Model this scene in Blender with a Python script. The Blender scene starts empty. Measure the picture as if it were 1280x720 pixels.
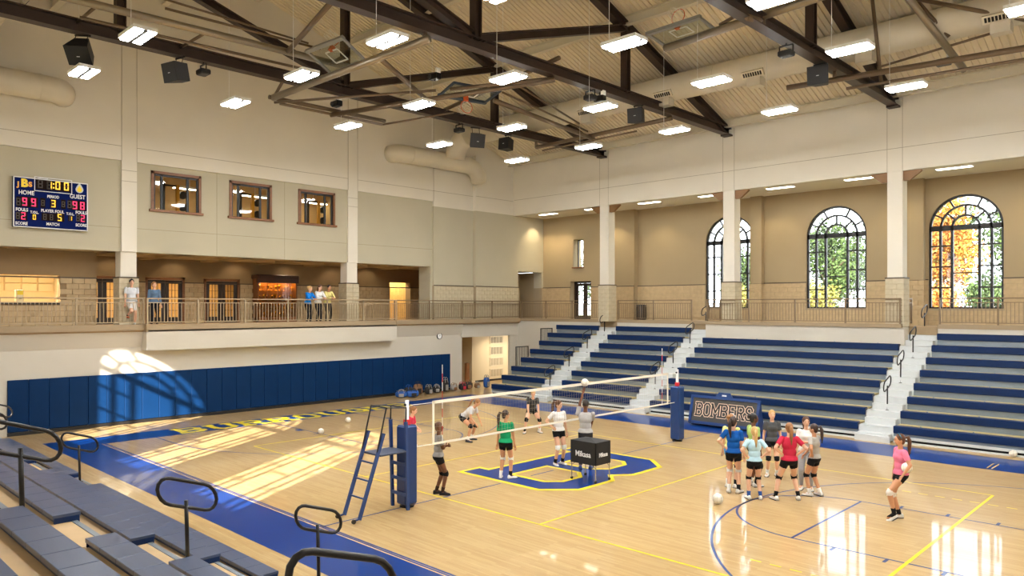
import bpy, math, random
import numpy as np
from mathutils import Vector, Matrix
random.seed(7); rng = np.random.default_rng(7)
sc = bpy.context.scene; COL = sc.collection
PI = math.pi
def lin(c):
    r = []
    for v in c[:3]:
        v = v/255.0
        r.append(v/12.92 if v <= .04045 else ((v+.055)/1.055)**2.4)
    return (*r, 1.0)
# ------------------------------------------------------------------ camera
cam_d = bpy.data.cameras.new('camera'); cam = bpy.data.objects.new('camera', cam_d); COL.objects.link(cam)
cam.location = (13.01, -15.617, 4.381); cam.rotation_euler = (PI/2, 0, 0.7698)
cam_d.sensor_width = 36; cam_d.lens = 932.0/1280*36; cam_d.shift_y = 22.46/1280; cam_d.clip_start = .05; cam_d.clip_end = 400
sc.camera = cam
# ------------------------------------------------------------------ sky, sun, exposure
w = bpy.data.worlds.new('sky'); sc.world = w; w.use_nodes = True
wn = w.node_tree; wn.nodes.clear()
bg = wn.nodes.new('ShaderNodeBackground'); wo = wn.nodes.new('ShaderNodeOutputWorld')
bg.inputs[0].default_value = (.88, .94, 1, 1); bg.inputs[1].default_value = 7.0
wn.links.new(bg.outputs[0], wo.inputs[0])
sd = bpy.data.lights.new('sun', 'SUN'); sun = bpy.data.objects.new('sun', sd); COL.objects.link(sun)
sd.energy = 30; sd.angle = .0095; sd.color = (1, .93, .82)
sun.rotation_euler = Vector((-.52, .854, -.467)).to_track_quat('-Z', 'Y').to_euler()
sun.location = (0, -40, 30)
vs = sc.view_settings; vs.view_transform = 'Standard'; vs.look = 'None'; vs.exposure = 0.0; vs.gamma = 1; vs.use_curve_mapping = False
LAMP = 126.0        # radiance of the pendant lamp panels
# ------------------------------------------------------------------ materials
MATS = {}
def mat(name, rgb, rough=.6, metal=0, spec=.5, var=0, scale=3.0, bump=0, bscale=60, coat=0, emit=None, es=0, stretch=(1, 1, 1)):
    if name in MATS: return MATS[name]
    m = bpy.data.materials.new(name); m.use_nodes = True; nt = m.node_tree; b = nt.nodes['Principled BSDF']
    b.inputs['Base Color'].default_value = lin(rgb); b.inputs['Roughness'].default_value = rough
    b.inputs['Metallic'].default_value = metal; b.inputs['Specular IOR Level'].default_value = spec
    b.inputs['Coat Weight'].default_value = coat; b.inputs['Coat Roughness'].default_value = .06
    if emit: b.inputs['Emission Color'].default_value = lin(emit); b.inputs['Emission Strength'].default_value = es
    if var or bump:
        tc = nt.nodes.new('ShaderNodeTexCoord'); mp = nt.nodes.new('ShaderNodeMapping'); mp.inputs['Scale'].default_value = stretch
        nt.links.new(tc.outputs['Object'], mp.inputs[0])
    if var:
        n = nt.nodes.new('ShaderNodeTexNoise'); n.inputs['Scale'].default_value = scale; n.inputs['Detail'].default_value = 4
        r = nt.nodes.new('ShaderNodeValToRGB'); c = lin(rgb)
        r.color_ramp.elements[0].position = .3; r.color_ramp.elements[1].position = .7
        r.color_ramp.elements[0].color = (*[v*(1-var) for v in c[:3]], 1); r.color_ramp.elements[1].color = (*[min(1, v*(1+var)) for v in c[:3]], 1)
        nt.links.new(mp.outputs[0], n.inputs[0]); nt.links.new(n.outputs[0], r.inputs[0]); nt.links.new(r.outputs[0], b.inputs['Base Color'])
    if bump:
        n = nt.nodes.new('ShaderNodeTexNoise'); n.inputs['Scale'].default_value = bscale
        bp = nt.nodes.new('ShaderNodeBump'); bp.inputs['Strength'].default_value = bump; bp.inputs['Distance'].default_value = .01
        nt.links.new(mp.outputs[0], n.inputs[0]); nt.links.new(n.outputs[0], bp.inputs['Height']); nt.links.new(bp.outputs[0], b.inputs['Normal'])
    MATS[name] = m; return m
def emis(name, rgb, s):
    if name in MATS: return MATS[name]
    m = bpy.data.materials.new(name); m.use_nodes = True; nt = m.node_tree; nt.nodes.clear()
    e = nt.nodes.new('ShaderNodeEmission'); e.inputs[0].default_value = lin(rgb); e.inputs[1].default_value = s
    o = nt.nodes.new('ShaderNodeOutputMaterial'); nt.links.new(e.outputs[0], o.inputs[0]); MATS[name] = m; return m
def glass(name, tint=(255, 255, 255), refl=.06):
    if name in MATS: return MATS[name]
    m = bpy.data.materials.new(name); m.use_nodes = True; nt = m.node_tree; nt.nodes.clear()
    t = nt.nodes.new('ShaderNodeBsdfTransparent'); t.inputs[0].default_value = lin(tint)
    g = nt.nodes.new('ShaderNodeBsdfGlossy'); g.inputs['Roughness'].default_value = .03
    mx = nt.nodes.new('ShaderNodeMixShader'); mx.inputs[0].default_value = refl
    o = nt.nodes.new('ShaderNodeOutputMaterial')
    nt.links.new(t.outputs[0], mx.inputs[1]); nt.links.new(g.outputs[0], mx.inputs[2]); nt.links.new(mx.outputs[0], o.inputs[0]); MATS[name] = m; return m
def brickmat(name, c1, c2, mortar, bw, bh, off=.5, mort=.008, rough=.7, rot=(0, 0, 0), coat=0, grain=None, bump=.3, spec=.4, coatr=.1):
    m = bpy.data.materials.new(name); m.use_nodes = True; nt = m.node_tree; b = nt.nodes['Principled BSDF']
    tc = nt.nodes.new('ShaderNodeTexCoord'); mp = nt.nodes.new('ShaderNodeMapping'); mp.inputs['Rotation'].default_value = rot
    br = nt.nodes.new('ShaderNodeTexBrick'); br.offset = off; br.inputs['Scale'].default_value = 1
    br.inputs['Color1'].default_value = lin(c1); br.inputs['Color2'].default_value = lin(c2); br.inputs['Mortar'].default_value = lin(mortar)
    br.inputs['Mortar Size'].default_value = mort; br.inputs['Brick Width'].default_value = bw; br.inputs['Row Height'].default_value = bh; br.inputs['Bias'].default_value = 0
    nt.links.new(tc.outputs['Object'], mp.inputs[0]); nt.links.new(mp.outputs[0], br.inputs[0])
    src = br.outputs[0]
    if grain:
        n = nt.nodes.new('ShaderNodeTexNoise'); m2 = nt.nodes.new('ShaderNodeMapping'); m2.inputs['Scale'].default_value = grain
        nt.links.new(tc.outputs['Object'], m2.inputs[0]); nt.links.new(m2.outputs[0], n.inputs[0]); n.inputs['Scale'].default_value = 1; n.inputs['Detail'].default_value = 5
        rp = nt.nodes.new('ShaderNodeValToRGB'); rp.color_ramp.elements[0].color = (.88, .86, .82, 1); rp.color_ramp.elements[1].color = (1.05, 1.05, 1.05, 1)
        rp.color_ramp.elements[0].position = .3; rp.color_ramp.elements[1].position = .7
        nt.links.new(n.outputs[0], rp.inputs[0])
        mx = nt.nodes.new('ShaderNodeMix'); mx.data_type = 'RGBA'; mx.blend_type = 'MULTIPLY'; mx.inputs[0].default_value = 1
        nt.links.new(src, mx.inputs[6]); nt.links.new(rp.outputs[0], mx.inputs[7]); src = mx.outputs[2]
    nt.links.new(src, b.inputs['Base Color']); b.inputs['Roughness'].default_value = rough; b.inputs['Specular IOR Level'].default_value = spec
    b.inputs['Coat Weight'].default_value = coat; b.inputs['Coat Roughness'].default_value = coatr
    if bump:
        bp = nt.nodes.new('ShaderNodeBump'); bp.inputs['Strength'].default_value = bump; bp.inputs['Distance'].default_value = .004; bp.invert = True
        nt.links.new(br.outputs['Fac'], bp.inputs['Height']); nt.links.new(bp.outputs[0], b.inputs['Normal'])
    MATS[name] = m; return m
CREAM = mat('cream_wall', (226, 220, 205), .75, var=.03, scale=.6, spec=.2)
TAUPE = mat('taupe_wall', (188, 181, 158), .75, var=.03, scale=.6, spec=.2)
TAN = mat('tan_wall', (168, 151, 120), .75, var=.03, scale=.6, spec=.2)
LOWER = mat('lower_wall', (202, 196, 182), .7, var=.03, scale=.6, spec=.25)
JOINT = mat('joint_grey', (150, 138, 112), .8)
SOFFIT = mat('soffit', (232, 226, 208), .8)
LOBBY = mat('lobby_paint', (150, 126, 92), .8, var=.04)
STEEL = mat('dark_steel', (58, 44, 36), .45, var=.15, scale=2, spec=.4)
DECK = mat('roof_deck', (226, 214, 188), .55, var=.05, scale=.4, spec=.3)
PURL = mat('purlin_paint', (214, 206, 184), .55)
DUCTM = mat('duct_paint', (214, 206, 186), .5, var=.04, scale=1)
PIPE = mat('pipe_bronze', (112, 94, 74), .35, metal=.4)
PIPEL = mat('pipe_steel', (150, 138, 118), .3, metal=.6)
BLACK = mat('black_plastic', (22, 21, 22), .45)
BLACKM = mat('black_metal', (28, 26, 26), .35, metal=.3)
DGREY = mat('dark_grey', (62, 62, 64), .5)
RAIL = mat('rail_bronze', (178, 160, 130), .4, metal=.2)
RAILF = mat('rail_brown', (134, 114, 88), .4, metal=.2)
CURB = mat('curb_tan', (160, 140, 110), .6)
MATB = mat('mat_vinyl', (6, 44, 86), .55, var=.06, scale=2, spec=.12)
SEATB = mat('seat_blue', (9, 38, 82), .45, var=.08, scale=4, spec=.25)
SEATN = mat('seat_blue_sheen', (52, 68, 100), .33, var=.1, scale=5, spec=.6, stretch=(.3, 2, 1))  # reflected light on the blue seat tops is put into this paler colour
ALU = mat('aluminium', (132, 144, 156), .35, metal=.4, var=.06, scale=2)  # cool tint of the sky light is put into the base colour
DECKT = mat('bleacher_deck', (190, 170, 112), .45, var=.08, scale=3)
STEPW = mat('aisle_step', (204, 208, 208), .3, var=.04, scale=4)
NDECK = mat('near_deck', (196, 166, 122), .5, var=.12, scale=2)
NRISE = mat('near_riser', (205, 190, 158), .5, var=.06)
DARKIN = mat('dark_inside', (34, 28, 24), .8)
WOODT = mat('wood_trim', (128, 82, 44), .4, var=.2, scale=6, stretch=(1, 1, 6))
WOODD = mat('wood_door', (140, 90, 46), .4, var=.18, scale=5, stretch=(6, 6, .6))
DOORD = mat('door_dark', (48, 36, 28), .45)
FRAMEB = mat('window_black', (20, 20, 22), .4)
WHITE = mat('white_paint', (240, 240, 236), .4)
BLUEP = mat('blue_paint', (8, 52, 122), .3, spec=.08, coat=.28, var=.05, scale=.5)
BLUEL = mat('blue_line', (36, 64, 122), .3, spec=.08, coat=.28)
YELP = mat('yellow_paint', (236, 212, 40), .3, spec=.08, coat=.28)
BLUET = mat('blue_steel', (34, 66, 122), .35)
BLUEV = mat('blue_vinyl', (16, 54, 110), .3, var=.05)
GLASS = glass('window_glass')
GLASSI = glass('interior_glass', (245, 240, 225), .04)
BLOCK = mat('cmu_block', (196, 184, 156), .75, var=.07, scale=5, bump=.25, bscale=70, spec=.2)
BLOCKT = mat('cmu_block_tan', (190, 168, 132), .75, var=.08, scale=5, bump=.25, bscale=70, spec=.2)
MORTAR = mat('mortar', (168, 152, 124), .85)
CAPD = mat('cap_strip', (84, 72, 58), .6)
FLOORM = brickmat('maple_floor', (192, 165, 117), (180, 149, 100), (166, 134, 88), 1.1, .057,   .37, .0012, .3, coat=.5, grain=(2.5, 60, 1), bump=0, spec=.1, coatr=.05)
# ------------------------------------------------------------------ mesh builder
class MB:
    def __init__(s): s.v = []; s.f = []
    def add(s, vs, fs):
        o = len(s.v); s.v += [tuple(p) for p in vs]; s.f += [tuple(i+o for i in f) for f in fs]; return s
    def box(s, x0, x1, y0, y1, z0, z1):
        x0, x1 = min(x0, x1), max(x0, x1); y0, y1 = min(y0, y1), max(y0, y1); z0, z1 = min(z0, z1), max(z0, z1)
        return s.add([(x0,y0,z0),(x1,y0,z0),(x1,y1,z0),(x0,y1,z0),(x0,y0,z1),(x1,y0,z1),(x1,y1,z1),(x0,y1,z1)],
                     [(0,3,2,1),(4,5,6,7),(0,1,5,4),(1,2,6,5),(2,3,7,6),(3,0,4,7)])
    def bbox(s, x0, x1, y0, y1, z0, z1, b=.01):      # box with chamfered edges
        X = (x0, x1); Y = (y0, y1); Z = (z0, z1); vs = []; idx = {}
        for i in (0,1):
            for j in (0,1):
                for k in (0,1):
                    sx, sy, sz = (1,-1)[i], (1,-1)[j], (1,-1)[k]
                    for a in range(3):
                        p = [X[i]+sx*b, Y[j]+sy*b, Z[k]+sz*b]; p[a] = (X[i], Y[j], Z[k])[a]
                        idx[(i,j,k,a)] = len(vs); vs.append(tuple(p))
        fs = []
        g = lambda i,j,k,a: idx[(i,j,k,a)]
        for a in range(3):
            for e in (0,1):
                q = []
                for u, v in ((0,0),(1,0),(1,1),(0,1)):
                    t = [0,0,0]; t[a] = e; t[(a+1)%3] = u; t[(a+2)%3] = v; q.append(g(*t,a))
                fs.append(tuple(q if e else q[::-1]))
        for a in range(3):
            b1, c1 = (a+1)%3, (a+2)%3
            for u in (0,1):
                for v in (0,1):
                    t0 = [0,0,0]; t0[b1] = u; t0[c1] = v; t1 = list(t0); t1[a] = 1
                    q = [g(*t0,b1), g(*t0,c1), g(*t1,c1), g(*t1,b1)]
                    fs.append(tuple(q if u == v else q[::-1]))
        for i in (0,1):
            for j in (0,1):
                for k in (0,1):
                    q = [g(i,j,k,0), g(i,j,k,1), g(i,j,k,2)]
                    fs.append(tuple(q if (i+j+k)%2 else q[::-1]))
        return s.add(vs, fs)
    def obox(s, c, ax, half):     # oriented box: centre, 3 axes, half sizes
        c = Vector(c); A = [Vector(a).normalized()*h for a, h in zip(ax, half)]; vs = []
        for k in (-1,1):
            for i, j in ((-1,-1),(1,-1),(1,1),(-1,1)): vs.append(c+A[0]*i+A[1]*j+A[2]*k)
        return s.add(vs, [(0,3,2,1),(4,5,6,7),(0,1,5,4),(1,2,6,5),(2,3,7,6),(3,0,4,7)])
    def bar(s, p, q, w, h=None, up=(0,0,1)):
        p = Vector(p); q = Vector(q); d = (q-p); L = d.length; d = d/L
        u = Vector(up); sx = d.cross(u)
        if sx.length < 1e-4: sx = d.cross(Vector((1,0,0)))
        sx.normalize(); uu = sx.cross(d)
        return s.obox((p+q)/2, (d, sx, uu), (L/2, w/2, (h or w)/2))
    def ring(s, c, d, r, n, ref=None):
        d = Vector(d).normalized(); a = ref if ref else (Vector((0,0,1)) if abs(d.z) < .9 else Vector((1,0,0)))
        x = d.cross(a).normalized(); y = d.cross(x)
        return [Vector(c)+x*(r*math.cos(2*PI*i/n))+y*(r*math.sin(2*PI*i/n)) for i in range(n)]
    def cyl(s, p, q, r, r2=None, n=10, cap=True):
        p = Vector(p); q = Vector(q); r2 = r if r2 is None else r2; d = q-p
        vs = s.ring(p, d, r, n)+s.ring(q, d, r2, n)
        fs = [(i, (i+1)%n, n+(i+1)%n, n+i) for i in range(n)]
        if cap: fs += [tuple(range(n))[::-1], tuple(range(n, 2*n))]
        return s.add(vs, fs)
    def tube(s, pts, r, n=8, closed=False, radii=None, cap=True):
        P = [Vector(p) for p in pts]; m = len(P); vs = []; fs = []; prev = None
        for i in range(m):
            if closed: d = P[(i+1)%m]-P[i-1]
            else: d = P[min(i+1, m-1)]-P[max(i-1, 0)]
            d.normalize()
            if prev is None:
                a = Vector((0,0,1)) if abs(d.z) < .9 else Vector((1,0,0)); x = d.cross(a).normalized()
            else:
                x = (prev-d*prev.dot(d)).normalized()
            prev = x; y = d.cross(x); rr = radii[i] if radii else r
            vs += [P[i]+x*(rr*math.cos(2*PI*k/n))+y*(rr*math.sin(2*PI*k/n)) for k in range(n)]
        for i in range(m if closed else m-1):
            a = i*n; b = ((i+1)%m)*n
            fs += [(a+k, a+(k+1)%n, b+(k+1)%n, b+k) for k in range(n)]
        if not closed and cap: fs += [tuple(range(n))[::-1], tuple(range((m-1)*n, m*n))]
        return s.add(vs, fs)
    def prism(s, poly, o, ax, ay, t):   # polygon (2d) in plane o+ax*u+ay*v, extruded t along ax x ay
        o = Vector(o); ax = Vector(ax); ay = Vector(ay); nz = ax.cross(ay).normalized()*t; n = len(poly)
        vs = [o+ax*u+ay*v for u, v in poly]; vs += [p+nz for p in vs]
        return s.add(vs, [tuple(range(n))[::-1], tuple(range(n, 2*n))]+[(i, (i+1)%n, n+(i+1)%n, n+i) for i in range(n)])
    def lathe(s, prof, c=(0,0,0), n=16):
        vs = []; fs = []; c = Vector(c)
        for r, z in prof: vs += [c+Vector((r*math.cos(2*PI*k/n), r*math.sin(2*PI*k/n), z)) for k in range(n)]
        for i in range(len(prof)-1): fs += [(i*n+k, i*n+(k+1)%n, (i+1)*n+(k+1)%n, (i+1)*n+k) for k in range(n)]
        fs += [tuple(range(n))[::-1], tuple(range((len(prof)-1)*n, len(prof)*n))]
        return s.add(vs, fs)
    def ell(s, c, r, R=None, nu=14, nv=9):
        c = Vector(c); vs = []; fs = []
        for j in range(1, nv):
            t = PI*j/nv
            for i in range(nu):
                a = 2*PI*i/nu; p = Vector((r[0]*math.sin(t)*math.cos(a), r[1]*math.sin(t)*math.sin(a), r[2]*math.cos(t)))
                vs.append(c+(R @ p if R else p))
        top = Vector((0,0,r[2])); vs += [c+(R @ top if R else top), c-(R @ top if R else top)]
        T = len(vs)-2
        for j in range(nv-2): fs += [(j*nu+i, (j+1)*nu+i, (j+1)*nu+(i+1)%nu, j*nu+(i+1)%nu) for i in range(nu)]
        fs += [(T, i, (i+1)%nu) for i in range(nu)]+[(T+1, (nv-2)*nu+(i+1)%nu, (nv-2)*nu+i) for i in range(nu)]
        return s.add(vs, fs)
    def mesh(s, name):
        me = bpy.data.meshes.new(name); me.from_pydata([tuple(p) for p in s.v], [], s.f); me.update(); return me
    def build(s, name, m, parent=None, smooth=False, loc=None):
        return place(name, s.mesh(name), m, parent, smooth, loc)
def place(name, me, m, parent=None, smooth=False, loc=None, rot=None):
    if m and not me.materials: me.materials.append(m)
    if smooth:
        me.polygons.foreach_set('use_smooth', [True]*len(me.polygons))
    o = bpy.data.objects.new(name, me); COL.objects.link(o)
    if parent: o.parent = parent
    if loc is not None: o.location = loc
    if rot is not None: o.rotation_euler = rot
    return o
def tag(o, label=None, cat=None, group=None, kind=None):
    if label: o['label'] = label
    if cat: o['category'] = cat
    if group: o['group'] = group
    if kind: o['kind'] = kind
    return o
def thing(name, label, cat, loc=(0,0,0), rz=0, group=None):
    o = bpy.data.objects.new(name, None); COL.objects.link(o); o.location = loc; o.rotation_euler = (0,0,rz); o.empty_display_size = .2
    return tag(o, label, cat, group)
def struct(o, label=None): o['kind'] = 'structure'; return tag(o, label)
def copy_tree(o, parent=None, loc=None, rz=None, label=None):
    c = o.copy(); COL.objects.link(c)
    if parent: c.parent = parent
    if loc is not None: c.location = loc
    if rz is not None: c.rotation_euler = (0,0,rz)
    if label: c['label'] = label
    for ch in list(o.children): copy_tree(ch, c)
    return c
def B(*a): return MB().box(*a)
# ================================================================== ROOM SHELL
XW, XR, YN, YF, YO, YOL = -16.5, 17.2, -16.1, 14.7, 17.6, 17.25
YC = -.58; ZB = 3.6
def zroof(y): return 17.54-.3333*abs(y-YC)
def cells(u0, u1, v0, v1, holes):
    us = sorted({u0, u1, *[max(u0, min(u1, h[i])) for h in holes for i in (0, 1)]}); vs_ = sorted({v0, v1, *[max(v0, min(v1, h[i])) for h in holes for i in (2, 3)]})
    out = []
    for a, b in zip(us, us[1:]):
        run = None
        for c, d in zip(vs_, vs_[1:]):
            mu, mv = (a+b)/2, (c+d)/2
            if any(h[0] < mu < h[1] and h[2] < mv < h[3] for h in holes): run = None; continue
            if run: run[3] = d
            else: run = [a, b, c, d]; out.append(run)
    return out
def wallX(x0, x1, y0, y1, z0, z1, holes=()):
    m = MB()
    for a, b, c, d in cells(y0, y1, z0, z1, holes): m.box(x0, x1, a, b, c, d)
    return m
def wallY(y0, y1, x0, x1, z0, z1, holes=()):
    m = MB()
    for a, b, c, d in cells(x0, x1, z0, z1, holes): m.box(a, b, y0, y1, c, d)
    return m
floor = struct(MB().box(XW-6, XR, YN, YO+.2, -.3, 0).build('floor', FLOORM), 'varnished maple sports floor with painted court lines')
# --- roof deck: ribbed metal sheet, two slopes
def deck_sheet(ya, yb):
    m = MB(); xs = []; x = XW-.3; P = .2
    while x < XR+.3: xs += [(x, 0), (x+.11, 0), (x+.125, .045), (x+.185, .045)]; x += P
    vs = []
    for y in (ya, yb): vs += [(a, y, zroof(y)+h) for a, h in xs]
    n = len(xs); fs = [(i, i+1, n+i+1, n+i) for i in range(n-1)]
    m.add(vs, fs)
    b = [(XW-.3, ya, zroof(ya)+.12), (XR+.3, ya, zroof(ya)+.12), (XR+.3, yb, zroof(yb)+.12), (XW-.3, yb, zroof(yb)+.12)]
    return m.add(b, [(0, 1, 2, 3)])
ceiling = struct(deck_sheet(YC, YF+.3).build('ceiling', DECK), 'cream ribbed metal roof deck sloping up to a ridge')
struct(deck_sheet(YN-.3, YC).build('deck_slope', DECK, ceiling))
# --- left end wall
wl = MB()
wl.box(XW-.4, XW, YN, YO, 9.76, 12.3)
wl.prism([(YN, 12.3), (14.9, 12.3), (14.9, zroof(14.9)+.1), (YC, zroof(YC)+.1), (YN, zroof(YN)+.1)], (XW, 0, 0), (0, 1, 0), (0, 0, 1), -.4)
wall_left = struct(wl.build('wall_left', CREAM), 'tall cream end wall above the balcony')
holes_up = [(-4.74, -2.97, 8.07, 9.47), (-1.66, .07, 8.07, 9.47), (1.47, 3.19, 8.07, 9.47)]
for k, (a, b) in enumerate(((YN, -5.88), (-5.35, 3.91), (4.43, 9.05))):
    wallX(XW-.4, XW-.1, a, b, 6.4, 9.76, holes_up if k == 1 else ()).build('recessed_panel', TAUPE, wall_left)
for a, b in ((-5.88, -5.35), (3.91, 4.43)):
    B(XW-.45, XW+.01, a, b, 6.4, 12.2).build('pilaster', CREAM, wall_left)
B(XW-.4, XW, 9.05, 11.8, 9.5, 9.76).build('upper_band', CREAM, wall_left)
B(XW-.4, XW, 9.05, 11.8, 5.43, 9.5).build('corner_wall', TAUPE, wall_left)
B(XW-.4, XW+.22, 11.8, 14.72, 9.5, zroof(14.7)-.02).build('chase_wall', CREAM, wall_left)
wallX(XW-.4, XW+.22, 11.8, YOL+.1, 5.43, 9.5, [(15.1, 17.1, 0, 6.35)]).build('chase_wall_lower', TAUPE, wall_left)
# lower end wall, doorway near the corner
lowl = struct(wallX(XW-.3, XW, YN, 15.3, 0, 3.5, [(11.0, 14.8, 0, 2.72)]).build('wall_lower_left', LOWER), 'off-white lower end wall behind the blue mats')
B(XW, -15.95, -5.2, 6.3, 2.72, 3.5).build('bulkhead', LOWER, lowl)
for a_, b_ in ((YN, -5.2), (6.3, 10.9)): MB().prism([(0, 2.85), (.3, 3.5), (0, 3.5)], (XW, a_, 0), (1, 0, 0), (0, 0, 1), a_-b_).build('added_slope_filler', LOWER, lowl)  # added slope, shaped to catch floor light and avoid shade under the slab
B(XW, XW+.16, 10.9, 15.3, 2.72, 3.5).build('door_header', LOWER, lowl)
B(XW, XW+.1, 14.55, 15.3, 0, 2.72).build('jamb', LOWER, lowl)
# joints
def joint(m, parent): m.build('joint', JOINT, parent)
j = MB()
j.box(XW, XW+.003, YN, 11.8, 10.28, 10.295)
for y in (-5.88, -5.35, 3.91, 4.43, 9.05): j.box(XW, XW+.012, y-.007, y+.007, 9.76, 14.5)
for z in (7.28,):
    for a, b in ((YN, -5.88), (-5.35, 3.91), (4.43, 9.05)): j.box(XW-.1, XW-.097, a, b, z, z+.015)
for y in (-2.25, .75): j.box(XW-.1, XW-.097, y-.007, y+.007, 6.4, 9.76)
for y in (-5.88, 3.91):
    for z in (9.0, 9.4): j.box(XW+.01, XW+.013, y, y+.53, z, z+.013)
j.box(XW+.22, XW+.223, 11.8, 14.7, 10.28, 10.295)
joint(j, wall_left)
# --- far side: upper wall over the balcony
wall_far = struct(B(XW, XR, YF, YF+.5, 9.47, 12.4).build('wall_far', CREAM), 'cream upper wall above the far balcony columns')
j = MB(); j.box(XW+.3, XR, YF-.003, YF, 10.33, 10.345)
for x in (-9.9, -3.05, 3.78, 10.6):
    for s in (-.27, .27): j.box(x+s-.007, x+s+.007, YF-.003, YF, 9.47, 12.2)
joint(j, wall_far)
# --- outer wall of the far balcony with arched windows
WINX = (-4.53, .5, 5.45, 10.4); WR = 1.285; WS, WB_ = 7.47, 4.28
def arched_wall(xs, y0, y1, x0, x1, z0, z1, n=20):
    m = MB(); prev = x0
    for c in sorted(xs):
        a, b = c-WR, c+WR
        m.box(prev, a, y0, y1, z0, z1); m.box(a, b, y0, y1, z0, WB_); prev = b
        pts = [(c-WR*math.cos(PI*i/n), WS+WR*math.sin(PI*i/n)) for i in range(n+1)]
        for (xa, za), (xb, zb) in zip(pts, pts[1:]):
            vs = []
            for y in (y0, y1): vs += [(xa, y, za), (xb, y, zb), (xb, y, z1), (xa, y, z1)]
            m.add(vs, [(0,1,2,3), (7,6,5,4), (0,4,5,1), (2,6,7,3)])
    m.box(prev, x1, y0, y1, z0, z1); return m
outer = struct(arched_wall(WINX, YO, YO+.35, -10.0, XR, ZB, 9.6).build('wall_far_outer', TAN), 'tan outer wall of the balcony with arched windows')
struct(wallY(YOL, YOL+.7, XW-.6, -9.83, ZB, 9.6, [(-14.0, -13.28, 6.58, 8.15), (-14.2, -12.72, 0, 5.78)]).build('outer_wall_corner', TAN, outer))
for x in (-3.05, 3.78, 10.6): B(x-.28, x+.28, YO-.3, YO, 5.43, 9.6).build('wall_pier', TAN, outer)
struct(B(XW-1.5, XR, YF+.3, YO+.4, 9.5, 9.75).build('ceiling_far_balcony', SOFFIT), 'flat pale soffit over the far balcony')
# balcony slabs
slab = MB(); slab.box(XW, XR, 15.2, YO+.3, 3.3, ZB); slab.box(-4.1, 4.1, 14.66, 15.2, 3.3, ZB)
slab_o = struct(slab.build('floor_far_balcony', mat('balcony_floor', (150, 128, 96), .5, var=.06)), 'balcony floor behind the far bleachers')
bw = MB(); bw.box(XW, -10.5, 15.14, 15.6, 0, 3.56); bw.box(-9.4, -5.15, 15.14, 15.6, 0, 3.56); bw.box(5.13, XR, 15.14, 15.6, 0, 3.56); bw.box(-10.5, 5.13, 15.35, 15.6, 0, 3.3); bw.box(-4.13, 4.13, 14.62, 15.35, 2.4, 3.58)
struct(bw.build('wall_below_balcony', LOWER), 'off-white wall below the far balcony rail')
cb = MB(); cb.box(XW, -10.5, 15.12, 15.24, 3.54, 3.7); cb.box(-9.4, -4.1, 15.12, 15.24, 3.54, 3.7); cb.box(-4.12, 4.06, 14.56, 14.66, 3.56, 3.7)
cb.box(3.98, 4.06, 14.6, 15.2, 3.56, 3.7); cb.box(-4.12, -4.04, 14.6, 15.2, 3.56, 3.7); cb.box(5.12, XR, 15.12, 15.24, 3.54, 3.7)
tag(struct(cb.build('trim_1', CURB)), 'tan curb along the far balcony edge')
# lobby behind the end-wall balcony
lob = MB(); lob.box(-27, XW, YN, YO, 3.3, ZB); lob.box(XW, -16.2, YN, 15.25, 3.42, ZB); lob.box(-16.2, -15.95, -5.2, 6.3, 3.42, ZB)
struct(lob.build('floor_lobby', mat('lobby_floor', (160, 132, 92), .4, var=.06)), 'tan lobby floor behind the balcony railing')
cl = MB(); cl.box(-16.24, -16.12, YN, -5.2, 3.48, 3.7); cl.box(-16.24, -16.12, 6.3, 15.2, 3.48, 3.7); cl.box(-16.05, -15.92, -5.2, 6.3, 3.48, 3.7)
cl.box(-16.24, -15.9, -5.22, -5.14, 3.42, 3.7); cl.box(-16.24, -15.9, 6.24, 6.32, 3.42, 3.7)
struct(cl.build('trim_2', CURB), 'tan curb along the end-wall balcony edge')
lc = MB(); lc.box(-27, XW-.3, YN, 12.2, 6.75, 6.9)
for y in (-14, -11.4, -8.9, -6.1, -3.4, -.7, 2.0, 4.6, 7.2, 9.2): lc.box(-22, XW-.3, y-.25, y+.25, 6.4, 6.75)
for x in (-21.6, -19.6, -17.3): lc.box(x-.3, x+.3, YN, 12.2, 6.4, 6.75)
struct(lc.build('ceiling_lobby', mat('lobby_ceiling', (206, 180, 134), .8)), 'coffered lobby ceiling behind the end-wall balcony')
lw = wallX(-21.6, -21.2, -6.3, 12.2, ZB, 6.75, [(-.8, .95, 0, 5.66), (-3.37, -1.67, 0, 5.66), (-6.0, -4.15, 0, 5.66), (9.75, 11.2, 0, 5.72)])
lw.box(-21.6, XW-.3, 12.0, 12.3, ZB, 6.75); lw.box(-21.6, -18.2, -6.5, -6.27, ZB, 6.75)
lobw = struct(lw.build('wall_lobby', LOBBY), 'brown lobby wall with double doors')
wallX(-18.3, -18.0, YN, -6.27, ZB, 6.75, [(-9.9, -7.5, 4.5, 5.5)]).build('serving_wall', LOBBY, lobw)
B(XW-1.0, XW-.1, 8.9, 9.3, ZB, 6.4).build('return_wall', TAUPE, lobw)
cs = MB(); cs.box(-21.2, -21.17, -6.2, 12, 5.4, 5.45); cs.box(-18, -17.97, YN, -6.27, 5.4, 5.45); cs.build('cap_strip', CAPD, lobw)
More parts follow.
